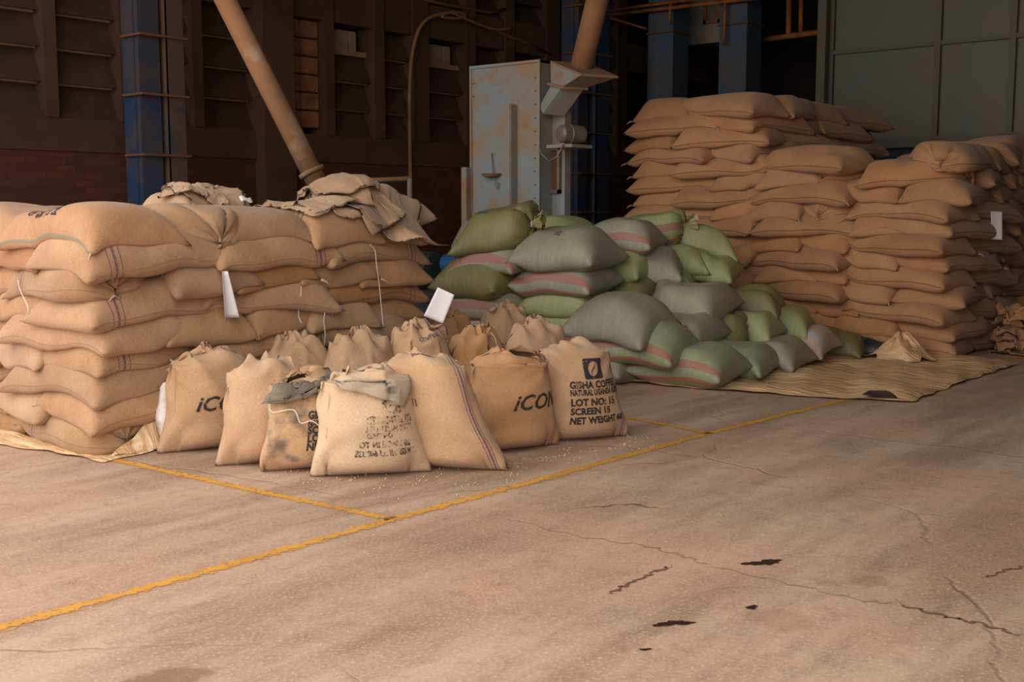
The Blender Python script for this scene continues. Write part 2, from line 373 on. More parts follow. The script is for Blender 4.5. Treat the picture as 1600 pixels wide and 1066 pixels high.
def pillow(L, W, th, seed, pr=2.4, steps=80, nx=35, ny=23, tie=0., wrinkle=.0, uneven=.25):
    F, B, P, cols, tri = sheet_bag(nx, ny, L, W); r = np.random.RandomState(seed)
    P[:, 2] += r.randn(len(P))*.002; P[F[1:-1, 1:-1], 2] += .01; P[B[1:-1, 1:-1], 2] -= .01
    c = P[tri].mean(1); ph = r.uniform(0, 6, 2)
    pres = pr*(1+uneven*np.sin(c[:, 0]*5+ph[0])*np.cos(c[:, 1]*6+ph[1]))
    def col(Q, s):
        Q[:, 2] = np.clip(Q[:, 2], -th/2, th/2)
        if tie:
            k = min(1, s/40)
            Q[F[-1], 1] *= (1-.5*k*tie); Q[F[-1], 2] *= .7; Q[F[-2], 1] *= (1-.3*k*tie); Q[B[-2], 1] *= (1-.3*k*tie)
        return Q
    P = solve(P, cols, tri, steps, pres, 0, col)
    P[:, :2] -= (P[:, :2].max(0)+P[:, :2].min(0))/2
    return (F, B, P)
def faces_uv(me, P, F, B, rough_uv=None):
    nx, ny = F.shape; fs = []; uvs = []
    for G, fl in ((F, 0), (B, 1)):
        for i in range(nx-1):
            for j in range(ny-1):
                q = [(i, j), (i+1, j), (i+1, j+1), (i, j+1)]
                if fl: q = q[::-1]
                fs.append([int(G[a]) for a in q]); uvs += [(a[0]/(nx-1), a[1]/(ny-1)) for a in q]
    me.from_pydata(P.tolist(), [], fs)
    ul = me.uv_layers.new(name='UVMap'); ul.data.foreach_set('uv', np.array(uvs, dtype=np.float32).ravel())
    me.shade_smooth()

# ------------------------------------------------------------------ support heights of what already lies there
HR = .04; HX0, HY0 = -1., -1.; H = np.zeros((480, 400))
def h_at(x, y):
    i = np.clip(((x-HX0)/HR).astype(int), 0, 479); j = np.clip(((y-HY0)/HR).astype(int), 0, 399); return H[i, j]
def h_add(x, y, z):
    i = np.clip(np.round((x-HX0)/HR-.5).astype(int), 0, 479); j = np.clip(np.round((y-HY0)/HR-.5).astype(int), 0, 399); np.maximum.at(H, (i, j), z)
def smooth_grid(m, n=2):
    for _ in range(n):
        p = np.pad(m, 1, mode='edge'); m = (p[:-2, 1:-1]+p[2:, 1:-1]+p[1:-1, :-2]+p[1:-1, 2:]+2*m)/6
    return m
def lay_sack(name, shape, m, x, y, zb, yaw, sc=(1, 1, 1), pitch=0., roll=0., droop=.04, up=.09, flip=(1, 1), pen=.02, wav=.012, rng=random):
    """lays a filled sack with its underside at about zb, bent over whatever is below it"""
    F, B, P0 = shape; P = P0.copy(); nx, ny = F.shape
    P[:, 0] *= sc[0]*flip[0]; P[:, 1] *= sc[1]*flip[1]; P[:, 2] *= sc[2]
    half = -P[:, 2].min()
    cy, sy = math.cos(yaw), math.sin(yaw)
    wx = x+P[:, 0]*cy-P[:, 1]*sy; wy = y+P[:, 0]*sy+P[:, 1]*cy
    uu = np.linspace(-1, 1, nx)[:, None]*np.ones((1, ny)); vv = np.linspace(-1, 1, ny)[None]*np.ones((nx, 1))
    lx = np.linspace(-1, 1, nx)[:, None]*flip[0]*.5*sc[0]; ly = np.linspace(-1, 1, ny)[None]*flip[1]*.3*sc[1]
    m0 = zb+half+lx*math.tan(pitch)+ly*math.tan(roll)
    ph = [rng.uniform(0, 6) for _ in range(3)]
    m0 = m0-droop*(np.clip(np.abs(uu), 0, 1)**3*.8+np.clip(np.abs(vv), 0, 1)**3*.5)+wav*np.sin(uu*2.6+ph[0])*np.cos(vv*2+ph[1])+wav*.5*np.sin(uu*6+ph[2])
    need = h_at(wx[B], wy[B])-P[B, 2]-pen
    mm = np.maximum(m0, np.minimum(need, m0+up)); mm = smooth_grid(mm, 3); mm = np.maximum(mm, np.minimum(need-pen, m0+up)); mm = smooth_grid(mm, 2)
    Z = P[:, 2].copy(); Z[F] += mm
    inner = np.ones_like(B, bool); inner[0] = inner[-1] = False; inner[:, 0] = inner[:, -1] = False
    Z[B[inner]] += mm[inner]
    Z = np.maximum(Z, .006)
    xs, ys = wx[F].ravel(), wy[F].ravel()
    h_add(xs, ys, Z[F].ravel()); h_add((wx[F[1:, 1:]]+wx[F[:-1, :-1]]).ravel()/2, (wy[F[1:, 1:]]+wy[F[:-1, :-1]]).ravel()/2, ((Z[F[1:, 1:]]+Z[F[:-1, :-1]])/2).ravel())
    zo = float(Z.min()); Q = np.stack([P[:, 0], P[:, 1], Z-zo], 1)
    if flip[0]*flip[1] < 0: F2, B2 = B, F
    else: F2, B2 = F, B
    me = bpy.data.meshes.new(name); faces_uv(me, Q, F2, B2)
    o = link(name, me, m, None, (x, y, zo)); o.rotation_euler = (0, 0, yaw)
    o_sheets[o.name] = (F, B, Q, flip); return o
o_sheets = {}

print('materials and helpers ready')
# ------------------------------------------------------------------ the hall
WL = 12.7                               # left wall plane (y); the back wall is at x = 22
b = MB().box((-14, -14, -.2), (24, 14, 0)); fl = struct(b, 'floor', 'floor')
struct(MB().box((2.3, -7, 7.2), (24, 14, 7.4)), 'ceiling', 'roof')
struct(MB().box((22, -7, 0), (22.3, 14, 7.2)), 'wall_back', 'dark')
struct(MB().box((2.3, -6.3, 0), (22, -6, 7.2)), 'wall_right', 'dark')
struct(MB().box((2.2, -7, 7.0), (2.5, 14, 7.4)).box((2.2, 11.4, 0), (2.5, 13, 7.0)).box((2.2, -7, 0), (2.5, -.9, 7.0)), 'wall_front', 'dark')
def wx(px): return float(at_y(px, 200, WL)[0])
Z0, Z1, Z2 = 2.2, 2.58, 4.18             # top of brickwork, sill, head of the openings
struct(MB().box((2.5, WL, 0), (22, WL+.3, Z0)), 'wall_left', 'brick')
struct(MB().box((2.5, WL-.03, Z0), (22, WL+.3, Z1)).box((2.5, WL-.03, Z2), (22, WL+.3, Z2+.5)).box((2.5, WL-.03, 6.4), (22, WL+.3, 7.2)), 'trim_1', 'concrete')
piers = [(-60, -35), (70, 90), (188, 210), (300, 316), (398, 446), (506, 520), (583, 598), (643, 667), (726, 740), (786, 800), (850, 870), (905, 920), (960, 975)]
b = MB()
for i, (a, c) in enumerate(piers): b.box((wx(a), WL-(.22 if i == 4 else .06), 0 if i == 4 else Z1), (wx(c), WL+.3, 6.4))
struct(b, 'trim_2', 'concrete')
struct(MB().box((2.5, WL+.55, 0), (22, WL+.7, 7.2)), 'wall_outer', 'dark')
nwin = 0
for (a, b_), (c, d) in zip(piers, piers[1:]):
    x0, x1 = wx(b_), wx(c)
    if x0 < 4: x0 = 4.
    nwin += 1; g = empty('window_%d' % nwin, ((x0+x1)/2, WL, Z1)); tag(g, kind='structure')
    lb = MB()
    rows = 4; hh = (Z2-Z1)/rows
    for r in range(rows):
        z = Z1+r*hh
        if nwin == 5 or (nwin in (6, 8) and r == rows-1): continue
        lb.prism([(WL+.02, z), (WL+.06, z), (WL+.24, z+hh*.97), (WL+.20, z+hh*.97)], 0, x0, x1)
    for r in range(5): lb.prism([(WL+.02, Z2+.5+r*.34), (WL+.06, Z2+.5+r*.34), (WL+.24, Z2+.82+r*.34), (WL+.20, Z2+.82+r*.34)], 0, x0, x1)
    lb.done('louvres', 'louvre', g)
    sb = MB()
    for r in range(rows):
        if nwin != 5: sb.box((x0+.02, WL+.1, Z1+r*hh-.02), (x1-.02, WL+.19, Z1+r*hh+.055))
    if nwin in (6, 8):
        ww = (x1-x0)/2; sb.box((x0+.03, WL+.12, Z2-.36), (x0+ww*1.1, WL+.2, Z2-.06), .01).box((x0+ww*1.15, WL+.12, Z2-.36), (x1-.2, WL+.2, Z2-.06), .01)
    if nwin == 5:
        kw = (x1-x0)/2
        for r in range(6):
            for k in range(2): sb.box((x0+k*kw+.02, WL+.06+random.uniform(0, .02), Z1+.1+r*.25), (x0+(k+1)*kw-.02, WL+.2, Z1+.33+r*.25), .015)
    sb.done('block_infill', 'rustblock' if nwin == 5 else 'ledge_dust', g)

def column(p, label, hgt=7.2, rm='blue_dusty', wf=.62, dp=.36, plates=(1.48, 2.12, 2.78, 3.42, 4.06, 4.8, 5.5)):
    """two riveted steel channels with batten plates"""
    x, y = p; t = empty('steel_column', (x, y, 0)); tag(t, label, 'column', 'blue steel columns')
    MB().box((x-wf/2, y-dp/2, 0), (x-wf/2+.26, y-dp/2+.014, hgt)).box((x-wf/2+.02, y-dp/2+.014, 0), (x-wf/2+.034, y+dp/2, hgt)).done('left_channel', 'blue', t)
    MB().box((x+.04, y-dp/2-.05, 0), (x+wf/2, y-dp/2-.03, hgt)).box((x+.04, y-dp/2-.05, 0), (x+.06, y+dp/2, hgt)).box((x+wf/2-.02, y-dp/2-.03, 0), (x+wf/2, y+dp/2, hgt)).done('right_channel', rm, t)
    MB().box((x-wf/2, y-dp/2+.1, 0), (x+wf/2-.03, y-dp/2+.12, hgt)).done('web', 'blue', t)
    for z in plates: MB().box((x-wf/2-.03, y-dp/2-.09, z-.012), (x+wf/2+.03, y+dp/2-.05, z+.012)).done('batten_plate', 'dustedge', t)
    MB().box((x-.45, y-.4, 0), (x+.45, y+.4, .03)).done('base_plate', 'dustedge', t)
pc = at_y(240, 200, 11.5); column((pc[0], 11.5), 'tall blue steel column left, rising behind the printed sack stack', wf=.54)
pc = at_y(912, 200, 11.5); column((pc[0], 11.5), 'blue steel column standing right behind the hopper of the elevator', wf=.8, rm='blue')
for px, lab in ((1047, 'blue-grey column behind left end of the tallest brown stack'), (1160, 'blue-grey column behind middle of the tallest brown stack')):
    p = at_x(px, 60, 17.6); x, y = float(p[0]), float(p[1]); t = empty('box_column', (x, y, 0)); tag(t, lab, 'column', 'box columns behind the brown stacks')
    MB().box((x-.25, y-.22, 0), (x+.25, y+.3, 7.2)).done('shaft', 'blue_grey', t)
    for z in (3.25, 4.6, 5.6): MB().box((x-.29, y-.26, z), (x+.27, y+.32, z+.03)).done('flange', 'dustedge', t)

# steel-sheet bin wall on the right
px0 = at_x(1300, 100, 17.0); yL = float(px0[1]); z0p = 2.5
t = empty('steel_sheet_bin', (17.0, yL, z0p)); tag(t, 'grey-green sheet steel bin wall with ribs, high behind the right stack', 'bin')
ycuts = [yL]+[float(at_x(q, 100, 17.0)[1]) for q in (1466, 1583)]+[1.6, .2, -1.2]
for a, c in zip(ycuts, ycuts[1:]):
    for za, zc in ((z0p, 3.92), (3.92, 5.5), (5.5, 7.1)):
        MB().box((17.0, c, za), (17.03, a, zc)).done('sheet', 'panel', t)
for a in ycuts: MB().box((16.93, a-.045, z0p), (17.0, a+.045, 7.1)).done('upright_rib', 'panelrib', t)
MB().box((16.9, ycuts[-1], z0p-.06), (17.02, yL+.05, z0p+.1)).done('bottom_rail', 'panelrib', t)
for z in (3.9, 5.5): MB().box((16.94, ycuts[-1], z), (17.0, yL, z+.06)).done('cross_rib', 'panelrib', t)
MB().box((17.0, ycuts[-1], 0), (17.1, yL, z0p)).done('lower_skirt', 'darkteal', t)
MB().tube([(16.95, at_x(1590, 250, 16.95)[1], 2.35), (16.95, at_x(1500, 330, 16.95)[1], 1.3)], .03).done('brace', 'panelrib', t)
p1 = at_x(1285, 80, 16.8); tt = empty('door_post', (16.8, float(p1[1]), 0)); tag(tt, 'slim grey steel post beside the sheet steel bin wall', 'post')
MB().box((16.75, p1[1]-.07, 0), (16.85, p1[1]+.07, 7.2)).done('post', 'panelrib', tt)
MB().box((16.7, p1[1]-.1, 0), (16.9, p1[1]+.1, .02)).done('foot_plate', 'panelrib', tt)

# rusty walkway high between the columns
t = empty('walkway', (18.6, 9.0, 4.6)); tag(t, 'rusty orange steel walkway with railings, high at the back', 'walkway')
def seg(px, py, qx, qy, X, r, par, name, m):
    a, c = at_x(px, py, X), at_x(qx, qy, X); MB().tube([a, c], r, 6).done(name, m, par)
seg(930, 26, 1330, -20, 17.2, .035, t, 'rail', 'rustbeam'); seg(940, 18, 1300, -30, 17.2, .03, t, 'rail', 'rustbeam'); seg(860, 0, 1010, 45, 17.2, .02, t, 'brace', 'rustbeam')
seg(1193, 62, 1283, 50, 18.4, .05, t, 'deck_beam', 'rustbeam'); seg(1048, -5, 1046, 38, 17.2, .02, t, 'hanger', 'rustbeam'); seg(1133, -5, 1131, 70, 17.2, .025, t, 'hanger', 'rustbeam')
seg(1233, -10, 1232, 56, 18.4, .05, t, 'post', 'rustbeam'); seg(1252, -10, 1251, 54, 18.4, .04, t, 'post', 'rustbeam')
p, q = at_x(1083, 70, 18.6), at_x(1128, 0, 18.6)
t2 = empty('control_cabin', (float(p[0]), float(p[1]), float(p[2]))); tag(t2, 'pale grey cabin wall with small brown framed window between blue-grey columns', 'cabin')
MB().box((18.6, q[1]-.2, p[2]), (19.4, p[1]+.1, 7.2)).done('cabin_wall', 'machine', t2)
p, q = at_x(1100, 38, 18.57), at_x(1128, 0, 18.57); fo = MB().box((18.53, q[1], p[2]), (18.6, p[1], p[2]+.06)).box((18.53, p[1]-.06, p[2]), (18.6, p[1], p[2]+.7)).box((18.53, q[1], p[2]), (18.6, q[1]+.06, p[2]+.7)).done('window_frame', 'rustbeam', t2)
MB().box((18.57, q[1], p[2]), (18.59, p[1], p[2]+.7)).done('window_pane', 'grey_steel', t2)

# pipes
def dpt(px, py, d): return at_d(px, py, d)
t = empty('grain_pipe', tuple(dpt(505, 330, 9.9))); tag(t, 'long dusty steel pipe slanting down behind the printed sack stack', 'pipe')
a, c = Vector(dpt(322, -60, 10.6)), Vector(dpt(518, 330, 10.6)); MB().tube([a, c], .098, 18).done('tube', 'pipe', t)
k = a.lerp(c, .84); dd = (c-a).normalized(); MB().tube([k-dd*.02, k+dd*.02], .125, 18).done('flange', 'pipe', t)
MB().tube([c-dd*.05, c+Vector((0, 0, -1.45))], .098, 18).done('boot', 'pipe', t)
t = empty('hanging_hose', tuple(at_y(642, 330, WL-.15))); tag(t, 'thin brown hose arching along the louvred wall', 'hose')
MB().tube(curve([at_y(x, y, WL-.15) for x, y in ((643, 420), (642, 330), (641, 260), (640, 170), (641, 120), (645, 80), (654, 48), (668, 30), (690, 22), (718, 20), (728, 26))]), .03, 8).done('hose_run', 'pipe', t)
MB().tube(curve([at_y(x, y, WL-.2) for x, y in ((728, 26), (712, 29), (690, 26), (705, 20), (724, 28), (748, 38), (775, 46), (800, 44))]), .022, 8).done('hose_loop', 'pipe', t)
for pts, lab in ((((640, -6), (700, 8), (765, 20), (790, 14)), 'thin brown conduit crossing the wall top above the hose'), (((770, 46), (820, 66), (860, 86)), 'thin brown conduit running down to the elevator head')):
    tag(MB().tube([at_y(x, y, WL-.05) for x, y in pts], .025, 8).done('conduit', 'dustedge'), lab, 'conduit', kind=None)

# pipe-frame rail beside the elevator
t = empty('pipe_rail', tuple(at_z(640, 440, 0))); tag(t, 'light steel pipe rail frame behind the right end of printed stack', 'rail')
A, Bq, Cq = dpt(530, 284, 11.2), dpt(640, 279, 11.2), at_d(640, 400, 11.2)
MB().tube([A, Bq], .024, 10).done('top_rail', 'pipe', t); MB().tube([Bq, (Bq[0], Bq[1], 0)], .026, 10).done('upright', 'grey_steel', t)
MB().tube([A, (A[0], A[1], 0)], .026, 10).done('upright', 'grey_steel', t)
MB().box((A[0], A[1]-.04, .75), (Bq[0], A[1]+.02, .8)).done('middle_rail', 'pipe', t) if abs(A[1]-Bq[1]) < .2 else MB().tube([(A[0], A[1], .8), (Bq[0], Bq[1], .8)], .02, 8).done('middle_rail', 'pipe', t)

# bucket elevator
DX = 13.4
def mp(px, py, X=None):
    return at_x(px, py, X if X is not None else MX)
MX = float(at_d(790, 200, 13.4)[0])
yl, yr = float(mp(737, 200)[1]), float(mp(842, 200)[1]); ztl, ztr = float(mp(740, 103)[2]), float(mp(842, 93)[2])
t = empty('bucket_elevator', (MX+.2, (yl+yr)/2, 0)); tag(t, 'tall dusty grey-blue grain bucket elevator casing with hopper, behind green sacks', 'machine')
dep = .55
MB().loft([(MX, yl, .0), (MX+dep, yl, .0), (MX+dep, yl, ztl), (MX, yl, ztl)], [(MX, yr, .0), (MX+dep, yr, .0), (MX+dep, yr, ztr), (MX, yr, ztr)]).done('casing', 'machine', t)
e = MB().box((MX-.015, yr-.02, 0), (MX, yr+.01, ztr)).box((MX-.015, yl-.01, 1.5), (MX, yl+.02, ztl)); e.box((MX-.02, yr, ztr-.03), (MX+dep+.02, yl, ztr)).done('edge_angle', 'machine', t)
a, c = mp(749, 168), mp(808, 345); 
cv = MB().box((MX-.12, c[1], c[2]), (MX, a[1], a[2]), .01).done('inspection_door', 'machine', t)
a2 = mp(772, 272, MX-.12); hm = MB()
hm.tube([(MX-.14, a2[1]+.02, a2[2]+.24), (MX-.15, a2[1], a2[2]+.1), (MX-.16, a2[1]-.05, a2[2]-.12), (MX-.15, a2[1]-.07, a2[2]-.17), (MX-.15, a2[1]-.1, a2[2]-.1)], .008, 6).done('latch_rod', 'grey_steel', cv, off=t.location)
hm = MB(); hm.lathe([(0, .002), (.008, .05), (.02, .1), (.05, .125), (.055, .11), (.03, .03)], (MX-.16, a2[1], a2[2]-.05), (0, 0, 1), 16).done('hanging_dish', 'machine_dust', cv, off=t.location)
rv = MB()
for k in range(16):
    z = .9+k*.15
    for yy in (yl-.04, yr+.05):
        if z < ztl-.1: rv.lathe([(0, .012), (.012, .01), (.016, .001)], (MX-.002, yy, z), (-1, 0, 0), 6)
rv.done('bolts', 'machine_dust', t)
# brackets on the left
a = mp(728, 262); MB().box((MX-.1, yl, .9), (MX+.25, yl+.08, a[2])).done('side_channel', 'machine', t)
q0, q1 = mp(733, 345, MX-.2), mp(712, 385, MX-.2); MB().tube([q0, q1, (q1[0], q1[1], .35)], .055, 4).done('bracket_strut', 'machine', t)
# second leg and motor on the right side
a, c = mp(848, 190, MX+.25), mp(882, 340, MX+.25)
MB().box((MX+.25, c[1], 0), (MX+.36, a[1], a[2]+.1)).done('return_leg', 'machine', t)
w0, w1 = mp(849, 230, MX+.22), mp(875, 302, MX+.22); MB().box((MX+.2, w1[1], w1[2]), (MX+.25, w0[1], w1[2]+.04)).box((MX+.2, w1[1], w0[2]-.04), (MX+.25, w0[1], w0[2])).box((MX+.2, w1[1], w1[2]), (MX+.25, w1[1]+.03, w0[2])).box((MX+.2, w0[1]-.03, w1[2]), (MX+.25, w0[1], w0[2])).done('window_frame', 'grey_steel', t)
MB().box((MX+.235, w1[1]+.03, w1[2]+.04), (MX+.248, w0[1]-.03, w0[2]-.04)).done('window_pane', 'dustedge', t)
MB().tube([mp(836, 198, MX+.05), mp(832, 345, MX+.05)], .025, 6).done('guide_rod', 'grey_steel', t)
mc = Vector(mp(874, 209, MX-.1)); md = Vector((1, -.35, 0)).normalized()
mo = MB().lathe([(-.01, .03), (0, .075), (.03, .098), (.12, .1), (.13, .107), (.15, .107), (.16, .1), (.27, .1), (.31, .09), (.33, .05)], mc, md, 22).done('motor', 'grey_steel', t)
MB().box(mc+Vector((.02, -.16, -.15)), mc+Vector((.4, .2, -.115))).done('motor_bracket', 'machine', t)
MB().tube([mc+Vector((0, -.06, -.12)), mc+Vector((-.04, 0, -.25)), mc+Vector((-.02, .12, -.3)), mc+Vector((0, .25, -.22)), mc+Vector((.02, .3, -.12))], .01, 6).done('motor_cable', 'grey_steel', t)
# hopper and chute
def pq(l): return [tuple(at_x(x, y, MX+d)) for x, y, d in l]
ht = pq([(860, 97, 0), (908, 117, -.1), (966, 121, .3), (918, 100, .45)]); hb = pq([(861, 133, .02), (877, 137, -.02), (913, 138, .22), (900, 134, .34)])
MB().loft(ht, hb, False, True).done('hopper', 'machine', t)
MB().loft([(x, y, z+.014) for x, y, z in ht], [(x, y, z-.01) for x, y, z in ht]).done('hopper_lid', 'machine_dust', t)
fl_ = pq([(855, 131, .0), (880, 137, -.06), (919, 139, .24), (902, 132, .4)])
MB().loft([(x, y, z+.015) for x, y, z in fl_], [(x, y, z-.015) for x, y, z in fl_]).done('hopper_flange', 'machine_dust', t)
MB().loft(hb, pq([(843, 166, .02), (848, 178, -.02), (882, 181, .2), (884, 165, .34)])).done('chute', 'machine', t)
yhl = float(mp(860, 100, MX)[1]); zt = float(ht[0][2])
ft = at_x(906, 106, MX+.2); tp = at_x(943, -40, MX+.2)
tg = empty('feed_pipe', tuple(ft)); tag(tg, 'dusty feed pipe dropping into the hopper of the elevator', 'pipe')
MB().tube([Vector(ft)-Vector((0, 0, .06)), tp], .125, 18).done('tube', 'pipe', tg)
# drive unit at the foot, left of the elevator
d0 = at_z(690, 455, .0) if False else at_d(688, 400, 12.6)
t = empty('drive_unit', (float(d0[0]), float(d0[1]), 0)); tag(t, 'dark motor drive with blue parts low beside the elevator foot', 'machine')
x, y = float(d0[0]), float(d0[1])
MB().box((x-.35, y-.3, 0), (x+.35, y+.5, .5), .03).done('bed', 'darkteal', t)
MB().lathe([(0, .1), (.02, .2), (.3, .22), (.32, .1)], (x-.1, y-.05, .85), (0, 1, 0), 20).done('gear_case', 'darkteal', t)
MB().box((x-.12, y-.3, .5), (x+.12, y+.3, .75)).done('pedestal', 'darkteal', t)
MB().lathe([(0, .06), (.03, .1), (.22, .1), (.25, .05)], (x-.05, y-.35, .93), (0, 1, 0), 16).lathe([(0, .06), (.03, .09), (.22, .09), (.25, .05)], (x-.1, y-.32, .68), (0, 1, 0), 16).done('blue_motor', 'bluemotor', t)

# ------------------------------------------------------------------ floor marks
def strip(pts, wd, name, label=None):
    """flat painted line through photo points, given as floor positions"""
    P = [Vector((*at_z(x, y)[:2], .003)) for x, y in pts]; bm = bmesh.new(); uvl = bm.loops.layers.uv.new('UVMap'); L = []
    for i, p in enumerate(P):
        d = (P[min(i+1, len(P)-1)]-P[max(i-1, 0)]).normalized(); n = Vector((-d.y, d.x, 0))
        L.append((bm.verts.new(p-n*wd/2), bm.verts.new(p+n*wd/2)))
    for (a, b1), (c, d) in zip(L, L[1:]):
        f = bm.faces.new((a, c, d, b1))
        for lp, v in zip(f.loops, (0, 0, 1, 1)): lp[uvl].uv = (0, v)
    me = bpy.data.meshes.new(name); bm.to_mesh(me); bm.free(); o = link(name, me, 'paint'); tag(o, kind='structure'); return o
strip([(-60, 998), (0, 982), (300, 900), (615, 812), (800, 762), (1110, 677), (1300, 630), (1480, 585), (1600, 556)], .105, 'floor_line_1')
strip([(150, 713), (205, 725), (400, 768), (612, 812)], .095, 'floor_line_2')
strip([(900, 640), (960, 650), (1040, 664), (1110, 678)], .095, 'floor_line_3')
def crack(pts, wd, seed, m='crackdirt'):
    rr = random.Random(seed); P = [at_z(*p)[:2] for p in pts]; Q = []
    for a, c in zip(P, P[1:]):
        for k in range(14): Q.append(a+(c-a)*k/14+np.array([math.sin(k*.9+seed)*.012+rr.gauss(0, .004), math.cos(k*1.3+seed)*.010+rr.gauss(0, .004)]))
    bm = bmesh.new(); L = []
    for i, p in enumerate(Q):
        d = Q[min(i+1, len(Q)-1)]-Q[max(i-1, 0)]; d = d/(np.linalg.norm(d)+1e-6); ww = wd*rr.uniform(.15, 1.)*min(1, i/6, (len(Q)-1-i)/6+.05)+.001; n = np.array([-d[1], d[0]])*ww
        L.append((bm.verts.new((*(p-n), .0025)), bm.verts.new((*(p+n), .0025))))
    for (a, b1), (c, d) in zip(L, L[1:]): bm.faces.new((a, c, d, b1))
    me = bpy.data.meshes.new('floor_crack'); bm.to_mesh(me); bm.free(); tag(link('floor_crack', me, m), kind='structure')
M['crackdirt'] = simple('dirt_in_crack', srgb(120, 88, 66), .95, 0, srgb(98, 70, 52), 9.)
M['seamdirt'] = simple('old_joint', srgb(178, 144, 116), .95, 0, srgb(150, 116, 90), 9.)
crack([(948, 930), (985, 912), (1020, 895), (1052, 884)], .010, 1); crack([(1400, 944), (1470, 962), (1530, 975), (1605, 996)], .012, 2)
crack([(790, 810), (900, 838), (1000, 852), (1064, 868), (1110, 885)], .007, 3, 'seamdirt'); crack([(1110, 885), (1230, 912), (1350, 940), (1400, 944)], .006, 4, 'seamdirt')
crack([(900, 795), (985, 788), (1040, 797)], .006, 5); crack([(1535, 905), (1570, 892), (1605, 884)], .007, 6)
def stain(px, py, r, label, seed, stretch=1.6):
    rr = random.Random(seed); c = at_z(px, py); n = 40; ph = [rr.uniform(0, 6) for _ in range(4)]
    bm = bmesh.new(); vs = []
    for k in range(n):
        a = 2*PI*k/n; q = r*(1+.3*math.sin(2*a+ph[0])+.22*math.sin(3*a+ph[1])+.14*math.sin(7*a+ph[2])+.08*math.sin(13*a+ph[3]))
        vs.append(bm.verts.new((math.cos(a)*q*stretch*.77+math.sin(a)*q*.64, -math.cos(a)*q*stretch*.64+math.sin(a)*q*.77, .003)))
    bm.faces.new(vs); me = bpy.data.meshes.new('oil_stain'); bm.to_mesh(me); bm.free()
    o = link('oil_stain', me, 'oil', None, (c[0], c[1], 0)); o['kind'] = 'stuff'; tag(o, label, 'stain', 'oil spots on the floor')
stain(1193, 880, .035, 'black oil spot on open floor, farthest from the camera', 1, 2.0)
stain(1174, 950, .016, 'small black oil spot between two larger ones', 2)
stain(1052, 975, .026, 'ragged black oil spot, second nearest the camera', 3, 2.2)
stain(1008, 1016, .010, 'faint small oil spot nearest the bottom edge', 4, 1.6)

# ------------------------------------------------------------------ filled sacks
R = random.Random(11)
# shapes for the printed stack (about 0.95 x 0.6 m filled) and the brown stacks (1.08 x 0.62 m)
SL = [pillow(1.06, .72, .225, s, tie=t) for s, t in ((1, 0), (2, 0), (3, .8))]
SR = [pillow(1.17, .73, .215, s, tie=t) for s, t in ((4, 0), (5, 0), (6, .55))]
SG = [pillow(.92, .78, .34, 7, pr=1.9), pillow(.88, .76, .31, 8, pr=1.6), pillow(.92, .78, .32, 9, pr=1.7, tie=1.)]

def pick(shapes, tied=.2): return shapes[2] if R.random() < tied else shapes[R.randrange(2)]
def jit(a): return R.uniform(-a, a)
def twine(o, pts, m='twine', r=.0032, name='twine_end'):
    """loose string in the sack's own frame"""
    return MB().tube(curve(pts), r, 5).done(name, m, o, off=(0, 0, 0))
def tip(o, end=0, k=0):
    """the pinched, sewn corner with its tail of thread"""
    F, B, Q, fl = o_sheets[o.name]; i = 0 if end == 0 else -1; j = 0 if k == 0 else -1
    p = Q[F[i, j]]; q = Q[F[3 if i == 0 else -4, 3 if j == 0 else -4]]; d = (p-q); d[2] *= .3; d /= np.linalg.norm(d)+1e-6
    a = Vector(p)-Vector(d)*.012; dv = Vector(d)
    return MB().tube([a, a+dv*.022, a+dv*.045+Vector((0, 0, -.004)), a+dv*.062+Vector((0, 0, -.016))], .011, 6, .003).done('sewn_corner', 'tan_plain', o, off=(0, 0, 0))
ORD = ['top', 'second', 'third', 'fourth', 'fifth', 'sixth', 'seventh', 'eighth', 'ninth', 'tenth', 'eleventh', 'twelfth', 'thirteenth', 'fourteenth', 'fifteenth', 'sixteenth', 'seventeenth']

